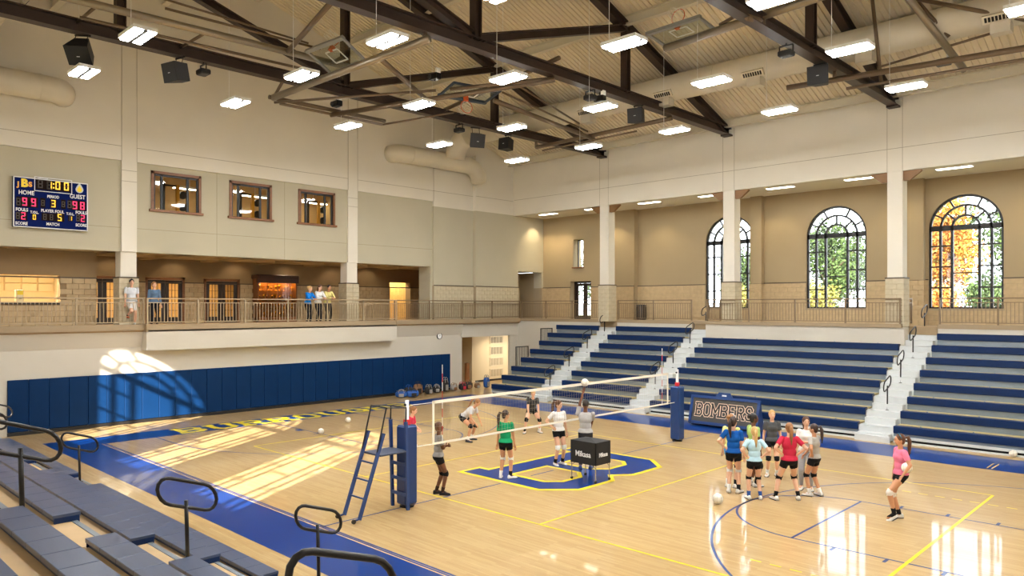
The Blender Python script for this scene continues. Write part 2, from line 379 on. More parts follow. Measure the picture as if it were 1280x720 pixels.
# lit room behind the serving counter, corridor behind the opening, rooms behind the doors
sr = MB(); sr.box(-20.4, -20.3, YN, -6.5, ZB, 6.75); sr.box(-20.4, -18.3, -7.1, -7.0, ZB, 6.75)
struct(sr.build('wall_kitchen', mat('kitchen_wall', (236, 222, 186), .7)), 'pale kitchen wall seen through the serving opening')
cr = MB(); cr.box(-24.6, -24.4, -7, 13, ZB, 6.75); cr.box(-24.6, -21.6, 11.2, 11.35, ZB, 6.75)
struct(cr.build('wall_corridor', brickmat('corridor_block', (226, 190, 120), (214, 176, 106), (196, 160, 100), .4, .2, rot=(PI/2, 0, PI/2), bump=.2)), 'warm lit block wall of the corridor')
# right and near walls (behind the camera) with the arched windows that let the sun in
NWX = (-9.45, -3.75, 1.35)
sv = WINX
struct(arched_wall(NWX, YN-.3, YN, XW-.4, XR+.3, 0, 12.6).build('wall_near', CREAM), 'cream near wall with arched windows')
wr = MB(); wr.box(XR, XR+.3, YN, YO+.4, -.3, 12.3); wr.prism([(YN, 12.3), (14.9, 12.3), (14.9, zroof(14.9)+.1), (YC, zroof(YC)+.1), (YN, zroof(YN)+.1)], (XR+.3, 0, 0), (0, 1, 0), (0, 0, 1), -.3)
struct(wr.build('wall_right', CREAM), 'plain cream end wall')
# room behind the ground-floor doorway
dr = MB(); dr.box(-18.6, -18.3, 13.65, 18.5, 0, 3.3); dr.box(-21, -18.3, 13.4, 13.65, 0, 3.3); dr.box(-21, XW-.3, 10.7, 11.0, 0, 3.3); dr.box(-21.2, -21, 10.7, 13.65, 0, 3.3); dr.box(-18.3, XW-.3, 17.5, 17.8, 0, 3.3); dr.box(-21.2, XW-.3, 10.7, 18.5, 2.9, 3.3)
struct(dr.build('wall_passage', mat('passage_wall', (226, 206, 166), .7)), 'warm lit passage wall behind the ground-floor doorway')
dk = struct(MB().box(-18.3, -18.28, 13.65, 17.5, 0, .1).build('baseboard_passage', DARKIN), 'dark baseboard in the passage')
# upper room behind the three wall windows
ur = MB(); ur.box(-21.2, -21, -6.2, 5.2, 6.95, 10.8); ur.box(-21, XW-.4, -6.2, -6, 6.95, 10.8); ur.box(-21, XW-.4, 5, 5.2, 6.95, 10.8); ur.box(-21.2, XW-.4, -6.2, 5.2, 10.7, 10.9); ur.box(-21.2, XW-.4, -6.2, 5.2, 6.9, 7.0)
struct(ur.build('wall_upper_room', mat('upper_room', (206, 176, 124), .8)), 'tan exercise room behind the upper windows')
# ================================================================== BLOCK WAINSCOT (columns and walls)
def chunk(w, d, h, b=.008):
    return MB().bbox(0, w, 0, d, 0, h, b).mesh('block')
BLK = {}
def block_obj(w, d, h, m, parent, loc, rz=0):
    key = (round(w, 3), round(d, 3), round(h, 3), m.name)
    if key not in BLK: BLK[key] = chunk(*key[:3])
    return place('block', BLK[key], m, parent, loc=loc, rot=(0, 0, rz))
def column(name, x0, x1, y0, y1, ztop, label, group, m=BLOCK, base=(.06, .06)):
    t = thing(name, label, 'column', ((x0+x1)/2, (y0+y1)/2, ZB), group=group); cx, cy = (x0+x1)/2, (y0+y1)/2
    bx, by = base
    MB().box(x0-cx, x1-cx, y0-cy, y1-cy, 1.85, ztop-ZB).build('shaft', CREAM, t)
    X0, X1, Y0, Y1 = x0-bx-cx, x1+bx-cx, y0-by-cy, y1+by-cy
    MB().box(X0+.012, X1-.012, Y0+.012, Y1-.012, 0, 1.82).build('core', MORTAR, t)
    MB().box(X0-.01, X1+.01, Y0-.01, Y1+.01, 1.815, 1.86).build('cap', CAPD, t)
    h = .2
    for r in range(9):
        z = r*.2017; lx = X1-X0; ly = Y1-Y0
        cut = .62 if r % 2 else .38
        w1 = lx*cut-.008; w2 = lx*(1-cut)
        # two courses deep: front (low y) pair full depth half, back pair
        block_obj(w1, ly/2-.004, .194, m, t, (X0, Y0, z)); block_obj(w2, ly/2-.004, .194, m, t, (X0+w1+.008, Y0, z))
        block_obj(w2, ly/2-.004, .194, m, t, (X0, Y0+ly/2+.004, z)); block_obj(w1, ly/2-.004, .194, m, t, (X0+w2+.008, Y0+ly/2+.004, z))
    return t
for x, l in ((-9.9, 'white balcony column nearest the corner double door, block base'), (-3.05, 'white balcony column in front of a half-hidden arched window'), (3.78, 'white balcony column beside the aisle with bright white steps'), (10.6, 'white balcony column out beyond the last arched window in view')):
    c = column('column', x-.27, x+.27, YF+.02, YF+.55, 9.47, l, None)
    for s in (-1, 1):
        MB().prism([(0, 0), (s*.62, 0), (s*.62, -.06), (s*.22, -.36), (0, -.36)][::s], (s*.27, -.2, 5.86), (1, 0, 0), (0, 0, 1), -.14*1).build('bracket', mat('bracket_wood', (136, 100, 60), .5), c)
for y, l in ((-5.62, 'white lobby column behind the person in white shorts'), (4.17, 'white lobby column beside the three people leaning on the rail')):
    column('column', -17.1, -16.56, y-.28, y+.28, 6.42, l, None)
def wains_y(yf, x0, x1, parent, m, fronts, z0=ZB, rows=9, holes=()):
    """block courses on a wall whose face looks to -y; proud blocks as objects, counted against the budget in fronts"""
    st = MB()
    for r in range(rows):
        z = z0+r*.2017; x = x0-(.2 if r % 2 else 0)
        while x < x1:
            a, b = max(x, x0), min(x+.392, x1); x += .4
            for h_ in holes:
                if h_[2] < z+.1 < h_[3]:
                    if a < h_[0] < b: b = h_[0]
                    elif a < h_[1] < b: a = h_[1]
            if b-a < .06: continue
            if b-a < .04 or any(h[0] < (a+b)/2 < h[1] and h[2] < z+.1 < h[3] for h in holes): continue
            if fronts[0] > 0 and abs(b-a-.392) < .01 and a > fronts[1]:
                fronts[0] -= 1; block_obj(.392, .05, .194, m, parent, (a, yf-.05, z))
            else: st.bbox(a, b, yf-.05, yf, z, z+.194, .006)
    if st.v: tag(st.build('block_courses', m, parent), kind='stuff')
def wains_x(xf, y0, y1, parent, m, z0=ZB, rows=9, holes=(), limit=0):
    st = MB()
    for r in range(rows):
        z = z0+r*.2017; y = y0-(.2 if r % 2 else 0)
        while y < y1:
            a, b = max(y, y0), min(y+.392, y1); y += .4
            if b-a < .06: continue
            if any(h[0]-.02 < (a+b)/2 < h[1]+.02 and h[2] < z+.1 < h[3] for h in holes): continue
            if limit > 0 and abs(b-a-.392) < .01:
                limit -= 1; block_obj(.392, .05, .194, m, parent, (xf+.05, a, z), PI/2)
            else: st.bbox(xf, xf+.05, a, b, z, z+.194, .006)
    if st.v: tag(st.build('block_courses', m, parent), kind='stuff')
wh = [(c-WR, c+WR, WB_, 20) for c in WINX]
budget = [260, -2.5]
wains_y(YO, -9.83, 9.6, outer, BLOCKT, budget, holes=wh)
wains_y(YOL, XW-.6, -9.83, outer, BLOCKT, [0, 0], holes=[(-14.2, -12.72, 0, 20)])
for x in (-3.05, 3.78, 10.6): wains_y(YO-.3, x-.3, x+.3, outer, BLOCKT, [0, 0])
mo = MB(); 
for a, b, c, d in cells(-9.83, XR, ZB, 5.42, wh): mo.box(a, b, YO-.04, YO+.01, c, d)
for a, b, c, d in cells(XW, -9.83, ZB, 5.42, [(-14.2, -12.72, 0, 20)]): mo.box(a, b, YOL-.04, YOL+.01, c, d)
mo.build('mortar_bed', MORTAR, outer)
cp = MB()
for a, b, c, d in cells(-9.83, XR, 5.42, 5.46, wh): cp.box(a, b, YO-.06, YO, c, d)
for a, b, c, d in cells(XW, -9.83, 5.42, 5.46, [(-14.2, -12.72, 0, 20)]): cp.box(a, b, YOL-.06, YOL, c, d)
cp.build('cap_strip', CAPD, outer)
B(XW-.4, XW, 9.05, 11.8, ZB, 5.43).build('wainscot_bed', MORTAR, wall_left)
wallX(XW-.4, XW+.22, 11.8, YOL+.1, ZB, 5.43, [(15.1, 17.1, 0, 6.35)]).build('wainscot_bed', MORTAR, wall_left)
wains_x(XW, 9.05, 11.8, wall_left, BLOCK, limit=60); wains_x(XW+.22, 11.8, 15.1, wall_left, BLOCK, limit=70)
B(XW, XW+.06, 9.05, 11.8, 5.42, 5.46).build('cap_strip', CAPD, wall_left); B(XW+.22, XW+.28, 11.8, 15.1, 5.42, 5.46).build('cap_strip', CAPD, wall_left)
wains_x(-18.0, -9.9, -6.3, lobw, BLOCKT, rows=9, holes=[(-10.5, -7.5, 4.5, 5.5)])
for a, b in ((-4.15, -3.37), (-1.67, -.8), (.95, 1.6), (3.75, 9.75), (11.2, 12.0)): wains_x(-21.2, a, b, lobw, BLOCKT)
# ================================================================== ARCHED WINDOWS
def arched_window(n, cx, y, label, facing=1):
    """steel window in a plane of constant y: 5 columns of panes and a fanlight; facing -1 for the near wall"""
    t = struct(thing('window_%d' % n, label, None, (cx, y, WB_)))
    H = WS-WB_; fr = MB(); R = WR; d = .05
    xs = [-R, -.88, -.47, .47, .88, R]
    for x in xs: 
        w_ = .055 if abs(x) > 1 else .048
        x = max(-R+.03, min(R-.03, x)); fr.box(x-w_, x+w_, -d, d, 0, H)
    fr.box(-R, R, -d, d, H-.1, H+.1); fr.box(-R, R, -d, d, -.02, .06)
    zs = [H*.26, H*.52, H*.78]
    for z in zs:
        for a, b in ((-R, -.47), (.47, R)): fr.box(a, b, -d*.7, d*.7, z-.03, z+.03)
    fr.box(-.47, .47, -d*.7, d*.7, H*.44-.022, H*.44+.022)
    def arc(r, w_, m, a0=0, a1=PI):
        k = 24
        for i in range(k):
            t0, t1 = a0+(a1-a0)*i/k, a0+(a1-a0)*(i+1)/k; vs = []
            for yy in (-d, d):
                for rr, tt in ((r-w_, t0), (r+w_, t0), (r+w_, t1), (r-w_, t1)): vs.append((rr*math.cos(tt), yy, H+rr*math.sin(tt)))
            m.add(vs, [(0,1,2,3), (7,6,5,4), (0,4,5,1), (1,5,6,2), (2,6,7,3), (3,7,4,0)])
    arc(R-.04, .05, fr); arc(.87, .04, fr); arc(.47, .04, fr)
    for a in (42, 90, 138):
        a = math.radians(a); fr.bar((.47*math.cos(a), 0, H+.47*math.sin(a)), (.87*math.cos(a), 0, H+.87*math.sin(a)), .065, .08, (0, 1, 0))
    for a in (27, 63, 117, 153):
        a = math.radians(a); fr.bar((.87*math.cos(a), 0, H+.87*math.sin(a)), (R*math.cos(a), 0, H+R*math.sin(a)), .065, .08, (0, 1, 0))
    fr.build('frame', FRAMEB, t)
    B(-R-.05, R+.05, -.12*facing, .06*facing, -.07, -.02).build('sill', FRAMEB, t)
    def pane(a, b, c, e): MB().add([(a, 0, c), (b, 0, c), (b, 0, e), (a, 0, e)], [(0, 1, 2, 3)]).build('pane', GLASS, t)
    zz = [0, *zs, H]
    for a, b in ((-R, -.88), (-.88, -.47), (.47, .88), (.88, R)):
        for c, e in zip(zz, zz[1:]): pane(a+.04, b-.04, c+.022, e-.022)
    pane(-.43, .43, 0, H*.44-.02); pane(-.43, .43, H*.44+.02, H-.09)
    def sector(r0, r1, a0, a1):
        k = 6; A = [math.radians(a0+(a1-a0)*i/k) for i in range(k+1)]
        if r0 == 0: MB().add([(r1*math.cos(a), 0, H+r1*math.sin(a)) for a in A], [tuple(range(k+1))]).build('pane', GLASS, t); return
        vs = [(r*math.cos(a), 0, H+r*math.sin(a)) for r in (r0, r1) for a in A]
        MB().add(vs, [(i, i+1, k+2+i, k+1+i) for i in range(k)]).build('pane', GLASS, t)
    sector(0, .45, 0, 180)
    for a, b in ((0, 42), (42, 90), (90, 138), (138, 180)): sector(.5, .84, a, b)
    for a, b in ((0, 27), (27, 63), (63, 117), (117, 153), (153, 180)): sector(.9, R-.05, a, b)
    return t
for i, (c, l) in enumerate(zip(WINX, ('black arched window half hidden behind a balcony column', 'black arched window with green trees and pale lawn behind', 'black arched window with an orange autumn tree behind', 'black arched window beyond the autumn-tree one'))): arched_window(i+1, c, YO+.12, l)
for i, c in enumerate(NWX): arched_window(i+5, c, YN-.12, 'black arched window in the near wall', -1)
# slit window + sill, double glass doors on the balcony
t = struct(thing('window_8', 'narrow slit window above the balcony double door', None, (-13.64, YOL+.45, 6.58)))
f_ = MB(); f_.box(-.36, -.32, -.03, .03, 0, 1.57); f_.box(.05, .1, -.03, .03, 0, 1.57); f_.box(.32, .36, -.03, .03, 0, 1.57); f_.box(-.36, .36, -.03, .03, 1.53, 1.57); f_.build('frame', FRAMEB, t)
MB().add([(-.34, 0, 0), (.34, 0, 0), (.34, 0, 1.55), (-.34, 0, 1.55)], [(0,1,2,3)]).build('pane', GLASS, t)
B(-.42, .42, -.52, .05, -.07, 0).build('sill', WOODT, t)
def double_door(n, w_, h, loc, rz, label, frame_m, door_m, glass_m, trim=.1, lite=(.13, .22, .15), grid=(3, 5), backing=None):
    t = struct(thing('door_%d' % n, label, None, loc, rz))
    f = MB(); f.box(-w_/2, -w_/2+trim, -.1, .08, 0, h); f.box(w_/2-trim, w_/2, -.1, .08, 0, h); f.box(-w_/2, w_/2, -.1, .08, h-trim, h); f.build('frame', frame_m, t)
    dw = w_/2-trim
    for s in (-1, 1):
        x0, x1 = (-dw, -.01) if s < 0 else (.01, dw)
        gx0, gx1, gz0, gz1 = x0+lite[0], x1-lite[0], lite[1], h-trim-lite[2]
        m = MB()
        for a, b, c, d in cells(x0, x1, .01, h-trim-.01, [(gx0, gx1, gz0, gz1)]): m.box(a, b, -.03, .03, c, d)
        leaf = m.build('leaf', door_m, t)
        g = MB()
        for i in range(1, grid[0]): x = gx0+(gx1-gx0)*i/grid[0]; g.box(x-.008, x+.008, -.015, .015, gz0, gz1)
        for i in range(1, grid[1]): z = gz0+(gz1-gz0)*i/grid[1]; g.box(gx0, gx1, -.015, .015, z-.008, z+.008)
        g.build('muntin', door_m, leaf)
        MB().add([(gx0, 0, gz0), (gx1, 0, gz0), (gx1, 0, gz1), (gx0, 0, gz1)], [(0,1,2,3)]).build('pane', glass_m, leaf)
        MB().cyl((s*.07, -.07, .95), (s*.07, -.07, 1.15), .012).build('pull', BLACKM, leaf)
    return t
double_door(1, 1.48, 2.18, (-13.46, YOL+.45, ZB), 0, 'dark glazed double door on the far balcony', DOORD, DOORD, GLASS, trim=.1)
for n, y, l in ((2, -5.08, 'dark double door half hidden behind the lobby column'), (3, -2.52, 'dark wood double door behind the person in a dark cardigan'), (4, .075, 'dark wood double door beside the trophy case')):
    double_door(n, 1.7, 2.04, (-21.25, y, ZB), -PI/2, l, WOODT, DOORD, GLASSI, trim=.1, lite=(.16, .28, .16), grid=(3, 5))
t = struct(thing('door_5', 'brown wooden door in the corner recess of the far balcony', None, (-17.4, 15.15, ZB), 0))
B(0, .95, -.02, .04, 0, 2.1).build('leaf', WOODD, t); B(-.06, 1.02, -.0, .08, 2.1, 2.18).build('frame', WOODT, t); MB().ell((.85, -.06, 1.0), (.03, .03, .03)).build('knob', BLACKM, t)
rc = MB(); rc.box(-18.2, XW-.41, 17.12, 17.25, ZB, 6.35); rc.box(-18.2, -18.05, 15.1, 17.25, ZB, 6.35); rc.box(-18.2, XW-.41, 14.95, 15.08, ZB, 6.35); rc.box(-18.2, XW-.41, 15.1, 17.25, 6.37, 6.47)
struct(rc.build('wall_recess', TAN), 'tan walls of the corner door recess')
# the three upper windows
for k, (y0, y1, z0, z1) in enumerate(holes_up):
    t = struct(thing('window_%d' % (9+k), ('wood framed upper window nearest the scoreboard', 'wood framed upper window in the middle of three', 'wood framed upper window nearest the blank panel')[k], None, (XW-.1, (y0+y1)/2, z0)))
    w2 = (y1-y0)/2; h = z1-z0; f = MB()
    f.box(-.1, .05, -w2-.07, -w2+.03, -.07, h+.07); f.box(-.1, .05, w2-.03, w2+.07, -.07, h+.07); f.box(-.1, .05, -w2-.07, w2+.07, h-.03, h+.07)
    f.build('frame', WOODT, t); B(-.1, .1, -w2-.14, w2+.14, -.09, .0).build('sill', WOODT, t)
    f = MB()
    for a in (-w2+.05, -w2*.62, w2*.5, w2-.05): f.box(-.08, -.02, a-.045, a+.045, 0, h)
    f.box(-.08, -.02, -w2, w2, h-.1, h-.02); f.build('mullion', FRAMEB, t)
    for a, b in ((-w2, -w2*.62), (-w2*.62, w2*.5), (w2*.5, w2)): MB().add([(-.05, a, 0), (-.05, b, 0), (-.05, b, h), (-.05, a, h)], [(0,1,2,3)]).build('pane', GLASSI, t)
    # exercise frame seen through the glass
    yc = (y0+y1)/2-.25
    yc = (y0+y1)/2+(.48, .68, .86)[k]; e = thing('exercise_rack', ('yellow and black exercise rack behind the upper window nearest the scoreboard', 'yellow and black exercise rack behind the middle upper window', 'yellow and black exercise rack behind the upper window by the blank panel')[k], 'exercise rack', (-18.2, yc, 7.0))
    YL = mat('rack_yellow', (226, 168, 50), .4)
    MB().bar((0, .2, 0), (0, .2, 2.35), .12).build('upright', YL, e); MB().bar((0, -.35, 0), (0, -.35, 2.4), .08).build('upright', BLACK, e)
    MB().bar((0, -.35, 2.3), (0, .2, 2.3), .06).build('crossbar', BLACK, e)
    for z in (1.0, 1.45, 1.95): MB().cyl((-.05, .42, z), (.05, .42, z), .16, n=14).build('weight_plate', BLACK, e)
    MB().bar((0, .2, 1.45), (0, .5, 1.45), .04).build('peg', BLACK, e)
UL = emis('upper_room_lamp', (255, 244, 220), 20)
for i, (x, y) in enumerate(((-18.6, -2.6), (-19.8, -2.0), (-18.6, .4), (-19.8, 1.2), (-18.6, 3.5), (-20, 4.2))):
    o = thing('strip_light', 'white strip light in the room behind the upper windows', 'light', (x, y, 9.3+(.22 if x < -19 else 0)), group='strip lights behind the upper windows')
    B(-.08, .08, -.6, .6, .0, .06).build('housing', WHITE, o); B(-.07, .07, -.58, .58, -.03, 0).build('tube', UL, o); MB().cyl((0, 0, .06), (0, 0, 1.4 if x > -19 else 1.18), .01, n=6).build('stem', WHITE, o)
# ================================================================== ROOF STEEL
def ibeam(p, q, w_, h, tf=.035, up=(0, 0, 1)):
    p = Vector(p); q = Vector(q); d = (q-p).normalized(); u = Vector(up); u = (u-d*u.dot(d)).normalized(); m = MB()
    m.bar(p+u*(h/2-tf/2), q+u*(h/2-tf/2), w_, tf, u); m.bar(p-u*(h/2-tf/2), q-u*(h/2-tf/2), w_, tf, u); m.bar(p, q, .05, h-2*tf, u); return m
def truss(x, label):
    t = thing('roof_truss', label, 'truss', (x, YC, 11.9)); H = lambda y: zroof(y+YC)-.42-11.9
    L1, L0 = YF-YC, YN-YC
    ibeam((0, L0, .19), (0, L1-.02, .19), .34, .36).build('bottom_chord', STEEL, t)
    ibeam((0, L0+.05, H(L0)), (0, 0, H(0)), .3, .36).build('top_chord', STEEL, t); ibeam((0, 0, H(0)), (0, L1-.05, H(L1)), .3, .36).build('top_chord', STEEL, t)
    for y in (-7.52, 0, 7.52): ibeam((0, y, .3), (0, y, H(y)), .26, .26, up=(0, 1, 0)).build('post', STEEL, t)
    for s in (-1, 1): ibeam((0, s*.2, .42), (0, s*7.4, H(7.4)-.1), .26, .26).build('diagonal', STEEL, t)
    B(-.2, .2, L1-.35, L1, -.05, .02).build('bearing_plate', STEEL, t)
    return t
for x, l in ((-9.9, 'dark steel roof truss nearest the scoreboard wall'), (-3.05, 'dark steel roof truss over the middle of the court'), (3.78, 'dark steel roof truss on the side of the player in pink'), (10.6, 'dark steel roof truss farthest from the scoreboard wall')): truss(x, l)
for k in range(-4, 5):
    y = YC+k*3.76+(-.1 if k == 4 else 0); z = zroof(y)-.2
    nm = {0: 'cream roof purlin along the ridge'}.get(k, ('cream roof purlin on the far slope, ' if k > 0 else 'cream roof purlin on the near slope, ')+('', 'next below the ridge', 'second below the ridge', 'third below the ridge', 'at the eave')[abs(k)])
    tag(ibeam((XW, y, z), (XR, y, z), .22, .34, .03).build('purlin', PURL), nm, 'purlin')
# ================================================================== DUCTS
def duct(sy, label):
    y = YC+sy*10.2; z = 12.88
    t = thing('air_duct', label, 'duct', (0, y, z)); sgn = -sy
    pts = [(XR-.1, 0, 0), (5, 0, 0), (-5, 0, 0), (-14.4, 0, 0)]
    MB().tube(pts, .5, 20).build('pipe', DUCTM, t, True)
    el = [(-14.4+1.1*math.sin(a)*1.0, 0, -1.1+1.1*math.cos(a)) for a in np.linspace(0, -PI/2, 8)]
    el = [(-14.4-1.1*math.sin(a), 0, -1.1+1.1*math.cos(a)) for a in np.linspace(0, PI/2*.95, 8)]
    MB().tube(el, .5, 20).build('elbow', DUCTM, t, True)
    for x in (-12.2, -8.3, -4.5, -.8, 2.9, 6.6, 10.3): 
        MB().tube([(x-.02, 0, 0), (x+.02, 0, 0)], .515, 20).build('joint_band', DUCTM, t)
        g = MB(); c = Vector((x+1.6, sgn*.44, -.3)); 
        ax = (Vector((1, 0, 0)), Vector((0, .6*-sgn*-1, -.8)).cross(Vector((1, 0, 0))).normalized(), Vector((0, sgn*.8, -.6)))
        g.obox(c, (ax[0], Vector((0, .6, .8*sgn)), ax[2]), (.4, .12, .06)); gr = g.build('grille', mat('grille_white', (224, 214, 190), .5), t)
        s_ = MB()
        for i in range(8): s_.obox(c+ax[2]*.062+Vector((-.31+i*.089, 0, 0)), (ax[0], Vector((0, .6, .8*sgn)), ax[2]), (.03, .07, .004))
        s_.build('slot', DARKIN, gr)
        B(x+1.4, x+1.9, sgn*.1, sgn*.5, -.75, -.45).build('box', DUCTM, t)
    return t
duct(1, 'fat round cream duct running under the far roof slope'); duct(-1, 'fat round cream duct running under the near roof slope')
for yy, l in ((1, 'round cream duct turning along the end wall by the corner chase'), (-1, 'round cream duct turning along the end wall above the scoreboard')):
    t = thing('wall_duct', l, 'duct', (XW+.5, 0, 11.78))
    if yy > 0: p = [(-.55, 6.35, 0), (-.3, 6.4, 0), (-.12, 6.5, 0), (-.03, 6.7, 0), (0, 7.0, 0), (0, 9.5, 0), (0, 11.0, 0), (0, 11.35, -.1), (0, 11.7, -.45), (-.1, 11.85, -.7)]
    else: p = [(-.55, -7.85, 0), (-.3, -7.9, 0), (-.12, -8.0, 0), (-.03, -8.2, 0), (0, -8.5, 0), (0, -11, 0), (0, -12.4, 0), (0, -12.8, -.1), (0, -13.1, -.5)]
    MB().tube(p, .43, 20).build('pipe', DUCTM, t, True); MB().tube([(0, 7.1*1 if yy > 0 else -8.6, 0), (0, 7.16 if yy > 0 else -8.66, 0)], .445, 20).build('joint_band', DUCTM, t)
# ================================================================== PENDANT LAMPS
LP = emis('lamp_panel', (249, 249, 248), LAMP); FX = mat('fixture_white', (232, 230, 224), .4)
ROWS = ((-9.05, 'white pendant lamp over the near bleachers, '), (-4.7, 'white pendant lamp over the near sideline, '), (-.5, 'white pendant lamp under the ridge, '), (3.78, 'white pendant lamp beside the far duct, '), (8.25, 'white pendant lamp nearest the far bleachers, '))
XLAB = {-9.83: 'beneath the scoreboard-wall truss', -5.8: 'between the scoreboard-wall and middle trusses', -1.8: 'just past the middle truss', 2.2: 'just before the third truss', 6.05: 'just past the third truss', 9.9: 'beneath the last truss', 13.9: 'beyond the last truss'}
for y, l in ROWS:
    first = None
    for x in (-9.83, -5.8, -1.8, 2.2, 6.05, 9.9, 13.9):
        if first is None:
            t = thing('pendant_lamp', l+XLAB[x], 'lamp', (x, y, 10.85), group='pendant lamps over the court'); first = t
            h = MB(); h.box(-.52, .52, -.27, .27, .05, .08); h.box(-.52, .52, -.27, -.25, -.01, .05); h.box(-.52, .52, .25, .27, -.01, .05); h.box(-.52, -.5, -.27, .27, -.01, .05); h.box(.5, .52, -.27, .27, -.01, .05)
            h.build('housing', FX, t); B(-.5, .5, -.045, .045, -.045, .05).build('spine', DGREY, t)
            for s in (-1, 1): B(-.49, .49, s*.05 if s > 0 else -.235, .235 if s > 0 else -.05, -.05, .04).build('panel', LP, t)
            MB().cyl((-.45, 0, .1), (-.45, 0, zroof(y)-10.85), .008, n=5).build('cable', WHITE, t)
        else: copy_tree(first, loc=(x, y, 10.85), label=l+XLAB[x])
# soffit panels on the far balcony and lobby downlights
SP = emis('soffit_panel', (255, 246, 224), 16); first = None
for x in (-14.44, -11.2, -7.8, -4.43, -1.1, 2.22, 5.55, 8.9, 12.2):
    if first is None:
        first = t = thing('ceiling_light', 'flat balcony ceiling light close to the corner chase wall', 'light', (x, 15.6, 9.5), group='ceiling lights over the far balcony')
        B(-.62, .62, -.17, .17, -.012, .01).build('frame', WHITE, t); B(-.58, .58, -.14, .14, -.02, -.01).build('diffuser', SP, t)
    else: copy_tree(first, loc=(x, 15.6, 9.5), label={-11.2: 'flat balcony ceiling light above the glazed double door', -7.8: 'flat balcony ceiling light above the litter bin', -4.43: 'flat balcony ceiling light before the half-hidden arched window', -1.1: 'flat balcony ceiling light before the lawn-view window, bin side', 2.22: 'flat balcony ceiling light between the lawn-view and autumn-tree windows', 5.55: 'flat balcony ceiling light before the autumn-tree window', 8.9: 'flat balcony ceiling light past the autumn-tree window', 12.2: 'flat balcony ceiling light beyond the last window'}[x])
DL = emis('downlight_lens', (255, 214, 150), 14); first = None
def spot(loc, e, size, col, parent, blend=.6):
    d = bpy.data.lights.new('lamp_bulb', 'SPOT'); d.energy = e; d.spot_size = size; d.spot_blend = blend; d.color = col; d.shadow_soft_size = .06
    o = bpy.data.objects.new('lamp_bulb', d); COL.objects.link(o); o.parent = parent; o.location = loc; return o
def downlights(pts, label, group, e, size=1.9, col=(1, .8, .5)):
    f = None
    for p in pts:
        if f is None:
            f = t = thing('downlight', label, 'light', p, group=group)
            MB().lathe([(.11, -.012), (.11, .0), (.09, .0), (.085, -.012)], n=16).build('trim', WHITE, t); MB().lathe([(.085, -.006), (.085, 0)], n=16).build('lens', DL, t)
            spot((0, 0, -.03), e, size, col, t)
        else: copy_tree(f, loc=p)
downlights([(x, 16.35, 9.5) for x in (-15.7, -14.6, -11.0)], 'small warm downlight close to the balcony corner wall', 'warm downlights by the balcony corner', 260, 1.75)
downlights([(x, 16.5, 9.5) for x in (-8.2, -2.0, 3.0, 7.9)], 'small warm downlight between the arched windows', 'warm downlights between the arched windows', 150, 1.9)
downlights([(x, y, 6.74) for y in (-12.6, -10, -7.5, -4.8, -2.1, .7, 3.3, 6, 8.2) for x in (-18.4, -20.6) if not (x < -19 and y < -6.4)], 'small warm downlight in the coffered lobby ceiling', 'lobby downlights', 40, 2.2, (1, .8, .52))
downlights([(-19.2, y, 6.74) for y in (-8.2, -9.4)], 'bright downlight in the kitchen behind the serving opening', 'kitchen downlights', 1500, 2.4, (1, .86, .6))
downlights([(-22.6, y, 6.74) for y in (-5, -2.5, .1, 10.5)], 'warm downlight in the corridor behind the lobby doors', 'corridor downlights', 620, 2.4, (1, .8, .5))
downlights([(-17.4, 14.6, 2.88), (-17.2, 16, 2.88)], 'warm downlight in the ground-floor passage', 'passage downlights', 90, 2.4, (1, .82, .55))
# ================================================================== WALL MATS
n_m = 32; pitch = 19.6/n_m
pad = MB().bbox(0, .06, 0, pitch-.008, .13, 1.88, .012).mesh('vinyl_pad'); kick = B(0, .045, 0, pitch, 0, .12).mesh('kick_strip')
for i in range(n_m):
    t = thing('wall_mat', ('navy wall mat at the near-bleacher end of the row' if i == 0 else 'navy wall mat at the doorway end of the row' if i == n_m-1 else 'navy wall mat lit by the window-shaped patch of sun' if -6.7 < -9.46+i*pitch < -2.8 else 'navy wall mat between the near bleachers and the sunlit mats' if i < 10 else 'navy wall mat behind the pile of sports bags' if -9.46+i*pitch > 6 else 'plain navy wall mat under the projecting bulkhead'), 'mat', (XW+.005, -9.46+i*pitch, 0), group='wall mats along the end wall')
    place('vinyl_pad', pad, MATB, t); place('kick_strip', kick, BLACK, t)
# ================================================================== RAILINGS
def railing(p, q, label, m, group=None, rail_z=(4.68, 4.52), z0=3.7, post=2.0):
    p = Vector((*p, 0)); q = Vector((*q, 0)); d = q-p; L = d.length; a = math.atan2(d.y, d.x); n = max(1, round(L/post)); S = L/n
    t = thing('railing', label, 'railing', (p.x, p.y, z0), a, group)
    MB().bbox(0, L, -.028, .028, rail_z[0]-z0-.045, rail_z[0]-z0, .01).build('top_rail', m, t)
    B(0, L, -.018, .018, rail_z[1]-z0-.03, rail_z[1]-z0).build('mid_rail', m, t); B(0, L, -.018, .018, .06, .09).build('bottom_rail', m, t)
    pm = MB().box(-.027, .027, -.027, .027, 0, rail_z[0]-z0-.045).mesh('post'); bm = MB().box(-.009, .009, -.009, .009, .09, rail_z[1]-z0-.03).mesh('baluster')
    k = round(S/.125)
    for i in range(n+1):
        place('post', pm, m, t, loc=(min(max(i*S, .03), L-.03), 0, 0))
        if i < n:
            for j in range(1, k): place('baluster', bm, m, t, loc=(i*S+j*S/k, 0, 0))
    return t
railing((-16.18, -12.0), (-16.18, -5.2), 'bronze baluster railing under the scoreboard', RAIL)
railing((-15.95, -5.2), (-15.95, 6.3), 'bronze baluster railing along the projecting lobby bulkhead', RAIL)
railing((-16.18, 6.3), (-16.18, 15.15), 'brown baluster railing between the bulkhead and the far corner', RAILF)
railing((-16.1, 15.18), (-10.5, 15.18), 'brown baluster railing in front of the glazed balcony door', RAILF)
